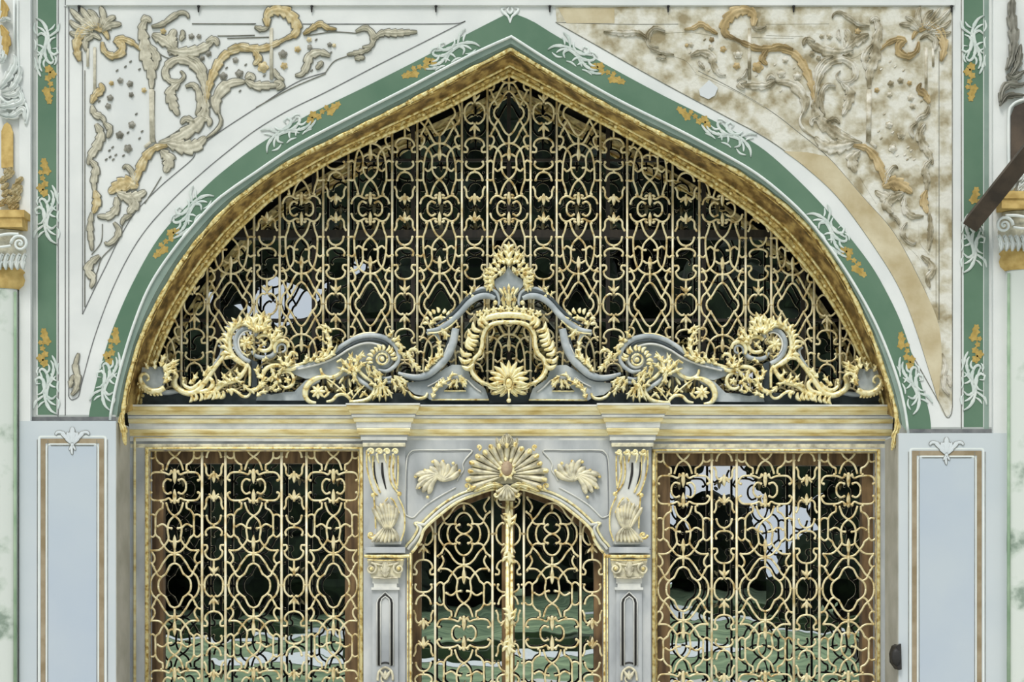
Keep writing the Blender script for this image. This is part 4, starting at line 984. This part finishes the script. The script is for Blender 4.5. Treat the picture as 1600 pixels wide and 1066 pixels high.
# centre pieces
fr_l = [(767,603),(752,597),(740,586),(736,574),(740,562),(749,552),(753,540),(754,527),(759,514),(768,507),(780,504)]
fr = fr_l+[(795,503.5)]+mir(fr_l[::-1], CXC)
b = MB(.28); b.tube(fr, [3]+[3.3]*(len(fr)-2)+[3], n=8); b.build('opening_frame_moulding', ['gilt'], crest)
b = MB(.30); q = [(p[0]+(4 if p[0] < CXC else -4), p[1]+(2 if p[1] < 515 else 0)) for p in fr]; b.tube(q, 1.5); b.build('opening_inner_bead', ['oldgold'], crest)
b = MB(.285); b.tube([(752,504),(764,496),(780,493),(795,492),(810,493),(826,496),(838,504)], [3,5,5.4,5.6,5.4,5,3], n=8); b.build('lintel_band', ['gilt'], crest)
b = MB(.28)
for k in range(9):
    x = CXC+(k-4)*11.5; y = 482+abs(k-4)**1.6*.9; b.rosette(x, y, 6.2, 5, 2.4, a0=k)
b.build('lintel_rosette', ['gilt'], crest)
b = MB(.275)
for k in range(11):
    a = math.radians(-8+k*19.6); ln = 26+8*math.sin(a)
    b.leaf([(CXC+6*math.cos(a), 596-6*math.sin(a)), (CXC+ln*.6*math.cos(a), 596-ln*.62*math.sin(a)), (CXC+ln*1.15*math.cos(a), 598-ln*1.0*math.sin(a))], 4.6, .035, 0, root=.4, tip=.15, curl=.015)
for sg in (-1,1):
    b.leaf([(CXC+sg*6,604),(CXC+sg*20,607),(CXC+sg*36,600),(CXC+sg*44,601)], 4.6, .03, 3); b.leaf([(CXC+sg*6,606),(CXC+sg*16,613),(CXC+sg*28,616)], 4, .03, 2); b.leaf([(CXC+sg*3,607),(CXC+sg*8,615),(CXC+sg*14,620)], 3.4, .03, 2)
b.build('lotus_petal', ['gilt'], crest)
b = MB(.26); b.ball(CXC, 599, 5.6, sy=1.5, ry=.6, nu=12, nv=8); b.build('lotus_boss', ['gold'], crest)
b = MB(.26); b.tube([(CXC+7.4*math.cos(a), 599+10.5*math.sin(a)) for a in np.linspace(0, 2*PI, 17)[:-1]], 1.7, closed=True); b.build('lotus_collar', ['gilt'], crest)
b = MB(.25); b.tube([(CXC,610),(CXC,622)], 1.6, smooth=False); b.ball(CXC, 626, 4, ry=.8); b.build('lotus_drop', ['gilt'], crest)
b = MB(); b.prism([(764,616),(826,616),(826,630),(764,630)], .345, .38); b.build('centre_footing', ['slate_dk'], crest)
sh_l = [(794.5,415),(790,425),(784,431),(775,436),(771,444),(777,452),(783,460),(785,474),(788,480)]
b = MB(); b.prism(sh_l+mir(sh_l[1:][::-1], CXC), .30, .36); b.build('crown_shield', ['slate'], crest, 'pale grey trefoil shield')
b = MB(.285)
b.leaf([(795,414),(795,398),(795,379)], 7.5, .05, 3, curl=.02, spiky=True)
for sg in (-1,1):
    P = lambda *a: [(CXC+sg*x, y) for x, y in a]
    for q, w in ((P((7,413),(11,402),(17,390)),4.6),(P((12,412),(17,404),(24,393)),3.8),(P((14,418),(22,411),(25,405)),3.6),(P((18,424),(27,420),(30,412)),4.2),(P((22,428),(33,426),(38,419)),4),(P((25,434),(36,434),(42,429)),3.8),(P((26,440),(35,441),(39,437)),3.6),(P((26,446),(33,450),(36,447)),4.4),(P((24,440),(28,450),(30,458)),4),(P((6,418),(10,424),(19,430)),4),(P((18,430),(24,434),(27,444)),3.6)):
        b.leaf(q, w, .03, 2, curl=.015, spiky=True)
b.build('crown_leaf_spray', ['gilt'], crest)
b = MB(.275)
for x, y2 in ((0,444),(-8,448),(8,448),(-15,450),(15,450)): b.petal((CXC+x*.5,462),(CXC+x,y2), 2.8, .03, root=.4, peak=.65)
b.leaf([(CXC,458),(CXC,468),(CXC,478)], 6, .03, 3)
for sg in (-1,1): b.leaf([(CXC+sg*8,462),(CXC+sg*9,470),(CXC+sg*6,480)], 3.4, .03, 2)
b.build('anthemion', ['gilt'], crest)

# ------------------------------------------------------------------ spandrel reliefs
REL = []   # (group, kind, spine, w, lobes)
def rl(g, kind, P, w, lobes=3): REL.append((g, kind, P, w, lobes))
A = 'rel'; B = 'relgold'
for q in ([(148,46),(125,30),(110,14)],[(150,44),(135,25),(126,12)],[(152,44),(148,26),(137,16)],[(156,44),(162,28),(157,10)],[(160,46),(170,32),(181,26)],[(160,50),(172,40),(190,38)],[(145,50),(120,42),(109,32)],[(142,54),(118,54),(109,50)]): rl('corner_shell', A, q, 5.2, 2)
rl('corner_shell', B, [(125,96),(120,74),(127,52),(145,41),(162,48),(170,62)], 8, 6)
rl('corner_shell', A, [(135,80),(134,64),(146,55),(158,62)], 5, 3)
rl('corner_shell', B, [(160,66),(163,80),(176,88),(190,82),(190,70),(182,64),(194,62),(208,68),(222,80)], 6.2, 7)
rl('hanging_leaf', A, [(221,34),(229,29),(236,35)], 5, 2); rl('hanging_leaf', A, [(228,32),(222,46),(226,66),(228,90),(236,112),(237,140)], 9, 7)
rl('hanging_leaf', A, [(232,70),(244,88),(242,110)], 6, 3)
rl('top_ribbon', A, [(237,42),(254,38),(268,28),(282,20),(292,22),(295,29)], 4, 3)
rl('top_cartouche', A, [(238,54),(256,64),(272,76)], 8, 3); rl('top_cartouche', A, [(262,78),(284,82),(306,80),(326,70),(334,58)], 8, 5)
rl('top_cartouche', A, [(274,76),(268,60),(274,46)], 8, 3); rl('top_cartouche', A, [(282,64),(286,54),(284,47)], 3.6, 2); rl('top_cartouche', A, [(322,66),(336,62),(340,72)], 5, 2)
rl('great_scroll', A, [(322,175),(321,145),(314,118),(300,100),(280,93),(264,101),(258,115),(266,127),(280,128),(288,119),(282,111)], 6.2, 9)
rl('great_scroll', A, [(294,89),(308,96),(318,112),(322,132)], 5, 3)
rl('great_scroll', A, [(290,136),(302,133),(311,146),(311,168),(306,180)], 4.6, 3)
rl('great_scroll', A, [(318,150),(321,172),(312,190),(296,204),(272,218),(248,224)], 9.5, 6)
rl('great_scroll', A, [(280,130),(267,144),(270,162),(279,181)], 8, 5); rl('great_scroll', A, [(304,190),(290,186),(283,194)], 4.5, 2); rl('great_scroll', A, [(314,182),(327,188),(326,198)], 4.5, 2)
rl('flaming_leaf', B, [(322,162),(326,138),(335,112),(350,88),(372,78),(392,80)], 6.6, 7)
rl('curved_band', A, [(341,178),(337,160),(346,142),(362,130),(384,128)], 8.5, 3); rl('curved_band', A, [(341,176),(346,190),(338,204),(322,216)], 2.4, 0); rl('curved_band', A, [(384,124),(392,118),(397,126)], 5, 2)
rl('lower_stem', B, [(262,228),(242,232),(228,246),(219,264),(209,284),(194,300)], 7, 5)
rl('lower_stem', A, [(262,224),(286,230),(306,228),(322,214)], 11, 5); rl('lower_stem', A, [(252,236),(264,250),(258,270)], 9, 4)
rl('lower_stem', B, [(216,292),(200,286),(184,292),(170,302)], 11, 5); rl('lower_stem', A, [(212,290),(208,272),(198,260),(192,264)], 4.4, 2)
rl('lower_stem', A, [(184,302),(204,310),(220,304),(228,298)], 9, 4); rl('lower_stem', A, [(204,306),(210,320),(200,334)], 8, 3)
rl('lower_stem', A, [(182,308),(182,326),(170,338),(152,338)], 6, 4); rl('lower_stem', A, [(206,336),(194,342),(190,352)], 3.4, 2)
rl('side_garland', B, [(143,162),(150,148),(160,140),(156,130)], 6, 3); rl('side_garland', A, [(144,165),(148,178),(160,184),(164,192)], 5, 3)
rl('side_garland', A, [(150,194),(158,210),(152,228),(142,244),(138,258)], 7, 5); rl('side_garland', A, [(162,192),(172,202),(168,216)], 4.4, 2)
rl('side_garland', A, [(140,250),(150,262),(147,282),(148,300)], 5.6, 4); rl('side_garland', B, [(148,298),(152,314),(146,334)], 6.6, 3); rl('side_garland', A, [(144,332),(141,356),(144,392)], 4.4, 4)
rl('foot_scroll', A, [(178,348),(186,360),(180,374),(168,382),(164,378)], 4.2, 2); rl('foot_scroll', A, [(156,400),(142,412),(138,424),(146,436),(142,450)], 6, 4)
rl('crest_leaf', B, [(418,42),(418,24),(430,16),(448,20),(462,36),(462,52),(444,62)], 9, 8)
rl('crest_leaf', B, [(356,78),(376,72),(392,76),(412,76),(432,68),(452,58)], 5.6, 6); rl('crest_leaf', A, [(398,42),(410,46),(420,42)], 3.6, 2)
rl('crest_leaf', B, [(396,78),(404,92),(396,102)], 5.6, 3)
rl('lower_ribbon', A, [(384,126),(398,134),(418,134),(436,134)], 6.4, 4); rl('lower_ribbon', A, [(428,108),(434,120),(444,126)], 3.6, 2); rl('lower_ribbon', A, [(432,140),(440,132),(428,128)], 5, 2)
rl('tip_leaf', B, [(474,54),(486,46),(500,38),(512,44),(526,46)], 4.6, 5); rl('tip_leaf', A, [(556,50),(572,44),(583,56),(580,72),(566,74)], 4.4, 3)
rl('tip_leaf', A, [(582,62),(598,52),(618,52),(652,50)], 5.4, 7); rl('tip_leaf', A, [(580,76),(562,82),(542,86)], 3.6, 4); rl('tip_leaf', A, [(554,92),(564,90),(570,92)], 3.8, 2)
rl('inner_leaf', A, [(516,88),(500,82),(484,88),(480,102),(472,116),(461,118)], 6.2, 5); rl('inner_leaf', A, [(504,96),(498,104),(494,108)], 3.6, 2)
FLW = [(188,126,4.6),(174,130,3.8),(203,131,5),(205,148,4),(172,153,5),(169,166,4.6),(206,195,5.6),(187,211,6),(200,232,6.4),(374,115,6.4),(442,85,6.8),(465,77,5),(484,74,4.2),(444,103,5.4),(411,105,8.6),(483,62,4),(515,70,3.8),(522,71,3),(349,119,6.2),(255,49,4.6),(299,57,4.6),(311,57,3.8),(326,84,4.6),(266,84,3.4),(225,141,4),(368,94,4.6),(316,91,4)]
DOTS = [(176,230),(171,235),(181,242),(172,245),(166,249),(177,249),(213,178),(200,207),(193,243),(155,158),(196,104),(204,96),(183,110),(218,108),(354,106),(384,101),(375,142),(413,118),(494,62),(517,82),(487,110),(222,205),(218,216)]
def spandrel(sg, label, mats_, out, yy, h):
    F = (lambda P: P) if sg < 0 else (lambda P: mir(P, 797.5))
    t = thing('spandrel_relief', label, 'relief', U(*F([(250,130)])[0], 0))
    groups = []
    for r in REL:
        if r[0] not in groups: groups.append(r[0])
    for g in groups:
        if out:
            b = MB(-.004)
            for r in REL:
                if r[0] == g: b.leaf(F(r[2]), r[3], .005, r[4], flat=True, grow=1.7)
            ob = b.build('painted_outline', ['outline'], t)
        b = MB(yy); nb = MB(yy)
        for r in REL:
            if r[0] == g: b.leaf(F(r[2]), r[3], h, r[4], mi=0 if r[1] == 'rel' else 1)
        b.build(g, [mats_[0], mats_[1]], t)
    bars = [([(237,140),(238,222)],4.2),([(424,44),(424,124)],2.8),([(137,76),(137,104)],2),([(148,74),(148,150)],2.4),([(226,230),(236,222)],2.6)]
    for P, r in bars:
        b = MB(yy-.002); b.tube(F(P), r, ry=.6, smooth=False, n=8, step=9999); b.build('frame_bar', [mats_[0]], t)
    b = MB(-.003)
    for P in ([(241.8,142),(242.6,220),(262,214),(290,196)],[(478,56),(520,50),(558,52)],[(398,37.5),(300,37)],[(160,350),(158,378),(143,398)],[(204,338),(192,352),(185,376),(160,402),(152,424),(143,452)],[(252,276),(240,296),(226,318)],[(232,70),(256,88),(270,92)],[(542,88),(522,96),(508,114)],[(400,168),(455,138),(509,115)],[(340,56),(360,56),(398,55)],[(132.5,110),(132.5,480)],[(355,60),(420,58)]):
        b.tube(F(P), .9 if out else .7, n=4)
    b.build('contour_line', ['outline' if out else 'stained'], t)
    for x, y, r in FLW:
        p = F([(x,y)])[0]; b = MB(-.006)
        b.rosette(p[0], p[1], r*1.08, 5, r*.5, .006, c=.62, a0=x); fl_ = b.build('flower', [('edge2' if out else 'stainrel') if (int(x)%3) else mats_[1]], t)
        b = MB(-.013); b.ball(p[0]-.5, p[1]-.5, r*.36, ry=.4); b.build('flower_eye', ['rel' if out else 'stainrel'], fl_)
    b = MB(-.004)
    for x, y in DOTS:
        p = F([(x,y)])[0]; b = MB(-.004); b.petal((p[0]-2,p[1]+1.6),(p[0]+2,p[1]-1.6), 1.5, .006, root=.5); b.build('bud', ['outline' if out else mats_[0]], t)
rl('toe_scroll', A, [(112,618),(120,606),(121,588),(118,572),(123,552)], 4.6, 4); rl('toe_scroll', A, [(110,606),(112,594),(116,586)], 3.4, 2)
spandrel(-1, 'beige and gold stucco scrollwork with crisp grey outlines in the clean left spandrel', ('rel','relgold'), True, -.006, .016)
spandrel(1, 'weathered stained stucco scrollwork in the damaged right spandrel', ('stainrel','stainrel2'), False, -.003, .02)

# ------------------------------------------------------------------ painted arabesques and flower sprays
def stencil():
    b = MB(-.005)
    S_ = [([(56,28),(66,34),(73,46),(76,60),(74,72)],2.6,2), ([(57,58),(64,52),(72,57),(71,70),(66,79),(58,88)],2.6,3), ([(93,36),(90,47),(83,53),(76,58)],2.3,2), ([(87,58),(79,62),(75,72),(78,82),(86,86),(91,80),(87,74),(82,76)],2.5,0),
      ([(73,68),(70,82),(74,95),(81,99),(85,92)],2.6,2), ([(70,76),(63,90),(62,104),(66,112)],2.5,3), ([(76,60),(78,78),(83,95)],2.2,2), ([(58,70),(66,73),(72,82)],2.0,0), ([(57,98),(59,110),(64,120)],2.2,2), ([(58,42),(66,46),(73,54)],2.0,0),
      ([(57,80),(63,84),(66,92)],1.8,0), ([(55,36),(53,46),(57,54)],1.8,0), ([(76,48),(82,44),(86,38)],1.8,0), ([(74,90),(68,98),(70,106)],2.0,0), ([(86,88),(88,96),(84,102)],1.8,0), ([(54,62),(56,70),(54,80)],1.8,0), ([(54,90),(56,98),(54,108)],1.8,0)]
    for P, r, l in S_: b.leaf(P, r, .006, l, root=.4, tip=.25, amp=.4)
    b.ball(75, 62, 3, ry=.2)
    return b
def flowers():
    b = MB(-.004)
    for x, y, r in ((76,108,6),(82,116,6),(75,122,5),(79,131,4),(72,142,6),(82,140,3.6),(76,151,6),(77,158,4.4)):
        pts = [(x+r*(1+.22*math.cos(5*a+x))*math.cos(a), y+r*(1+.22*math.cos(5*a+x))*math.sin(a)) for a in np.linspace(0,2*PI,20)[:-1]]
        b.prism(pts, -.0052-.0002*(int(x)%3), -.003)
    b.tube([(78,104),(76,120),(78,136),(76,154)], .9, ry=.4, n=4, y=-.0045)
    return b
KC = 12/12
spots = [ # x, y, direction of the flowers in the photo (dx,dy), flip, word
 (73,70,0,1,1,'at the top of the left green upright'),(73,340,0,-1,1,'halfway down the left green upright'),(73,606,0,-1,1,'at the foot of the left green upright'),
 (1521,66,0,1,-1,'at the top of the right green upright'),(1521,385,0,-1,-1,'halfway down the right green upright, below the timber brace'),(1521,600,0,-1,-1,'at the foot of the right green upright'),
 (706,78,-1,.5,-1,'left of the arch point'),(446,205,1,-.56,1,'on the upper left slope of the arch'),(296,329,-.7,.85,-1,'on the left shoulder of the arch'),(166,598,.22,-1,1,'at the left foot of the arch band'),
 (900,84,1,.55,1,'right of the arch point'),(1144,212,-1,-.55,-1,'on the upper right slope of the arch'),(1298,358,.68,.85,1,'on the right shoulder of the arch'),(1429,604,-.3,-1,-1,'at the right foot of the arch band')]
s0 = stencil().build('painted_arabesque', ['stencil'], loc=U(73,70,0)); f0 = flowers().build('painted_flower_spray', ['orange'], loc=U(73,70,0))
me2 = f0.data.copy(); me2.materials.clear(); me2.materials.append(M['flower'])
for i, (x, y, dx, dy, fl, wd) in enumerate(spots):
    o = s0 if i == 0 else s0.copy(); f = f0 if i == 0 else f0.copy()
    if i: COL.objects.link(o); COL.objects.link(f)
    phi = math.atan2(-dx, dy)
    for q in (o, f):
        q.location = U(x, y, 0); q.rotation_euler = (0, phi, 0); q.scale = (fl*(1.0 if abs(dx) < .1 else .95), 1, 1)
    if i in (0,3): f.data = me2
    if abs(dx) > .1: f.location = U(x+(7*(1 if x<797 else -1) if abs(dx)>.5 else 0), y+5, 0)
    tag(o, 'white painted leafy arabesque '+wd, 'painted ornament', 'white arabesques on the green bands')
    tag(f, 'ochre flower spray beside the arabesque '+wd, 'painted flowers', 'flower sprays on the green bands')
# little knot at the arch point
b = MB(-.006)
for sg in (-1,1): b.tube([(797,36),(797+sg*3,26),(797+sg*10,20),(797+sg*13,14),(797+sg*7,12)], [1,2,2.4,2,1], ry=.3); b.tube([(797,22),(797+sg*4,16),(797+sg*1,10)], [1.6,2,1], ry=.3)
tag(b.build('painted_knot', ['white'], loc=U(797,24,0)), 'small white painted leaf knot on the very point of the arch', 'painted ornament')

# ------------------------------------------------------------------ painted columns and side ornament
def lathe(b, cxp, prof, yc, ry=.35, n=40, mi=0):
    c = U(cxp, 0, -.05)[0]; rails = []
    for rp, py in prof:
        z = U(0, py, -.05)[2]; r = rp*PXM
        rails.append([(c+r*math.cos(2*PI*j/n), yc-ry*r*math.sin(2*PI*j/n), z) for j in range(n)])
    b.loft(rails, mis=[mi]*len(rails), closed=True)
def column(word, cx, r, dy, sg, ytop):
    """cx axis, r shaft radius px, sg +1 when the visible edge is on the right"""
    t = thing('wall_column', 'pale green veined marble column with white leaf capital at the far %s' % word, 'column', U(cx, GPY, -.05))
    b = MB(); lathe(b, cx, [(r,GPY),(r,452+dy)], -.05); sh_ = b.build('shaft', ['colmarble'], t)
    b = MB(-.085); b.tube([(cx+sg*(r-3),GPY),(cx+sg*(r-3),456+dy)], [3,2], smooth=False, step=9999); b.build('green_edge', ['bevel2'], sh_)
    b = MB(); lathe(b, cx, [(r+2,453+dy),(r+10,446+dy),(r+12,438+dy),(r+9,430+dy),(r+12,426+dy),(r+8,421+dy)], -.05); b.build('necking_ring', ['ochre'], t)
    b = MB(); lathe(b, cx, [(r+6,423+dy),(r+9,405+dy),(r+14,392+dy),(r+8,372+dy),(r+8,362+dy)], -.05); b.build('capital_bell', ['rel'], t)
    b = MB(); b.pbox(cx-r-20, 335+dy, cx+r+20, 346+dy, -.19, .0, yr=-.05); b.pbox(cx-r-16, 346+dy, cx+r+16, 361+dy, -.18, .0, yr=-.05); b.build('abacus', ['ochre'], t)
    e = cx+sg*(r+4)
    b = MB(-.17); b.volute(e, 381+dy, 14, 2.0, 180 if sg > 0 else 0, sg, 2.6); b.tube([(e-sg*2,366+dy),(e-sg*20,366+dy),(e-sg*40,370+dy)], 2.4); b.tube([(e-sg*14,384+dy),(e-sg*28,386+dy),(e-sg*40,386+dy)], 2); b.build('capital_volute', ['white'], t)
    b = MB(-.16)
    for k in range(6):
        x = e+sg*(8-k*9); b.leaf([(x-sg*2,422+dy),(x-sg*3,410+dy),(x+sg*1,398+dy),(x+sg*3,401+dy)], 4, .03, 2)
    b.build('capital_leaf', ['white'], t)
column('left edge', -22, 49, 0, 1, 335)
column('right edge', 1622, 49, -29, -1, 305)
# left margin above the capital
t = thing('margin_ornament', 'white and ochre baroque relief above the capital at the left edge', 'relief', U(14,330,-.05))
b = MB(-.05)
b.pbox(-260,-260,44,335,-.03,0,yr=0); b.build('margin_panel', ['plaster'], t)
b = MB(-.05)
for P, w, l in (([(0,140),(14,120),(24,100),(22,86)],7,4), ([(4,146),(20,138),(30,120),(34,104)],6,4), ([(6,150),(24,148),(34,136)],6,3), ([(-4,168),(16,166),(34,158),(30,140)],7,4), ([(0,180),(20,182),(36,172),(40,190)],6,4), ([(0,36),(10,30),(18,34)],4,2), ([(0,100),(6,90),(4,78)],5,3)): b.leaf(P, w, .03, l)
for P, r in (([(0,152),(12,160),(24,156),(38,160),(44,176),(40,194)],2.4), ([(28,0),(28,60),(30,130)],1.6), ([(22,0),(22,80)],1.6)): b.tube(P, r)
b.build('scroll_leaf', ['white'], t)
b = MB(-.04); b.prism([(2,262),(2,205),(6,195),(11,191),(16,195),(20,206),(20,262)], -.055, -.04); b.build('ochre_niche', ['ochre'], t)
b = MB(-.05); b.leaf([(4,0),(8,18),(2,36)], 6, .02, 2); b.leaf([(2,40),(10,60),(8,90)], 7, .02, 3); b.build('ochre_inlay', ['ochre'], t)
b = MB(-.05)
for k in range(22): 
    x, y = 2+30*rng.rand(), 268+60*rng.rand(); b.leaf([(x-5,y+5),(x,y-1),(x+6,y-6)], 4.6, .03, 2)
b.build('gilt_leaf', ['relgold'], t)
b = MB(-.04)
for k in range(8): b.tube([(38+2.6*math.cos(a), 4+k*9+4.4*math.sin(a)) for a in np.linspace(0,2*PI,11)[:-1]], .9, closed=True)
b.build('bead_chain', ['outline'], t)
# right margin
t = thing('margin_ornament', 'grey and brown baroque relief above the capital at the right edge', 'relief', U(1590,300,-.05))
b = MB(); b.prism([(1573,-260),(1860,-260),(1860,304),(1573,304)], -.04, 0); b.build('margin_panel', ['plaster'], t)
b = MB(-.05)
for P, w, l in (([(1572,110),(1580,90),(1584,60),(1580,20),(1584,-20)],8,6), ([(1578,120),(1590,100),(1594,70)],6,4), ([(1572,118),(1584,122),(1600,112)],7,4), ([(1562,160),(1566,142),(1576,132),(1592,134),(1604,130)],6,4), ([(1562,166),(1568,156),(1576,150),(1600,150)],5,3)): b.leaf(P, w, .04, l)
b.build('grey_scroll', ['edge2'], t)
b = MB(); b.prism([(1580,255),(1580,180),(1586,166),(1600,160),(1616,160),(1616,255)], -.055, -.03); b.build('brown_inlay', ['brace'], t)
b = MB(-.06); b.tube([(1576,258),(1576,182),(1582,164),(1598,156),(1616,156)], 2.2); b.build('inlay_border', ['white'], t)
b = MB(-.06)
for k in range(16):
    x, y = 1574+30*rng.rand(), 272+30*rng.rand(); b.leaf([(x-5,y+5),(x,y-1),(x+6,y-6)], 4.4, .03, 2)
b.build('white_leaf', ['white'], t); b = MB(); b.prism([(1572,288),(1586,288),(1584,306),(1574,306)], -.07,-.04); b.build('ochre_peg', ['ochre'], t)
# timber brace
A_, B_ = np.array(U(1518,350,-.05)), np.array(U(1672,158,-1.0))
d = (B_-A_)/np.linalg.norm(B_-A_); s_ = np.cross(d, (0,1,0)); s_ /= np.linalg.norm(s_); u_ = np.cross(d, s_)
b = MB(); vs = [p+s_*i*.062+u_*j*.06 for p in (A_, B_) for i, j in ((-1,-1),(1,-1),(1,1),(-1,1))]
b.add(vs, [(0,1,2,3),(4,7,6,5),(0,4,5,1),(1,5,6,2),(2,6,7,3),(3,7,4,0)])
tag(b.build('timber_brace', ['brace'], loc=tuple(A_)), 'dark brown slanting timber brace at the right edge, meeting the green upright', 'brace')
# ------------------------------------------------------------------ the garden in front, seen reflected in the panes
def G(px, L, py=None):
    k = (12+L)/12
    return (px-800)*PXM*k, -L, (EYE+(930-py)*PXM*k) if py is not None else 0
b = MB(); b.box(-45, -.12, 45, -.005, -13.6, .5); struct(b.build('ground', ['stone']), 'pale paving in front of the facade')
SL = lambda L: max(0, (L-14))*.021      # the garden rises gently away from the facade
b = MB(); b.add([(-60,-13.6,-.02),(60,-13.6,-.02),(60,-92,SL(92)-.02),(-60,-92,SL(92)-.02)], [(0,1,2,3)]); struct(b.build('lawn', ['grass']), 'mown garden lawn reflected in the glass')
for k, (cx, L, rx, w) in enumerate(((-1,23,6,2.8),(12,42,10,3.2),(-12,38,9,3.0))):
    b = MB(); n = 48
    o = [(cx+rx*math.cos(2*PI*i/n), -L+rx*.55*math.sin(2*PI*i/n)) for i in range(n)]; i_ = [(cx+(rx-w)*math.cos(2*PI*i/n), -L+(rx-w)*.55*math.sin(2*PI*i/n)) for i in range(n)]
    b.add([(x,y,SL(-y)+.0) for x,y in o]+[(x,y,SL(-y)+.0) for x,y in i_], [(i,(i+1)%n,(i+1)%n+n,i+n) for i in range(n)])
    tag(b.build('garden_path', ['white']), 'pale curved garden path on the lawn, %s' % ('nearest the facade','widest and farthest','at the side')[k], 'path', kind='structure')
    b = MB(); 
    for rr_, h in ((rx-w-1.0,.22),):
        o = [(cx+rr_*math.cos(2*PI*i/n), -L+rr_*.55*math.sin(2*PI*i/n)) for i in range(n)]; i2 = [(cx+(rr_+.5)*math.cos(2*PI*i/n), -L+(rr_+.5)*.55*math.sin(2*PI*i/n)) for i in range(n)]
        b.loft([[(*p,SL(-p[1])-.02) for p in o],[(*p,SL(-p[1])+h) for p in o],[(*p,SL(-p[1])+h) for p in i2],[(*p,SL(-p[1])-.02) for p in i2]], smooth=False, closed=True)
    tag(b.build('low_hedge', ['hedge']), 'low clipped hedge ring around a curved path, %s' % ('nearest the facade','farthest out','off to one side')[k], 'hedge')
# tall dark trees; gaps let patches of sky through
def gap(x, y, z):
    L = -y; k = (12+L)/12; px, py = 800+x/(PXM*k), 930-(z-EYE)/(PXM*k)
    for cx, cy, rx, ry in ((412,462,54,54),(1180,772,92,36),(470,475,26,40)):
        if ((px-cx)/rx)**2+((py-cy)/ry)**2 < 1.0: return True
    return False
import bmesh
bm_ = bmesh.new(); bmesh.ops.create_icosphere(bm_, subdivisions=2, radius=1)
SV = np.array([v.co[:] for v in bm_.verts]); SF = [[v.index for v in f.verts] for f in bm_.faces]; bm_.free()
names = ['far left','second from the left','third from the left','fourth from the left','in the middle','fourth from the right','third from the right','second from the right','far right']
for k in range(9):
    x0 = -32+8*k; y0 = -57-(k%3)*9
    t = thing('garden_tree', 'tall dark broadleaf tree reflected in the glass, %s' % names[k], 'tree', (x0, y0, 0), group='trees across the garden')
    b = MB(); L_ = [(x0,y0,0,.55),(x0+.2,y0,6,.4),(x0-.2,y0,14,.25),(x0,y0,22,.1)]
    for r_ in range(3):
        a, c = L_[r_], L_[r_+1]
        rails = [[(p[0]+p[3]*math.cos(2*PI*j/8), p[1]+p[3]*math.sin(2*PI*j/8), p[2]) for j in range(8)] for p in (a,c)]
        b.loft(rails, smooth=False, closed=True)
    b.build('trunk', ['bark'], t)
    b = MB()
    for j in range(170):
        z = rng.uniform(1.6, 30); wd = 6.2*(1-.35*abs(z-14)/16)
        x, y = x0+rng.uniform(-wd, wd), y0+rng.uniform(-2.2,2.2); r = rng.uniform(1.2, 2.3)
        if any(gap(x+dx, y, z+dz) for dx,dz in ((0,0),(r*1.1,0),(-r*1.1,0),(0,r*1),(0,-r*1))): continue
        V = SV*(r*(1+rng.uniform(-.18,.18,(len(SV),1))))*np.array([1,1,.8])+np.array([x,y,z])
        b.add(V, SF)
    b.build('crown', ['leaf'], t)
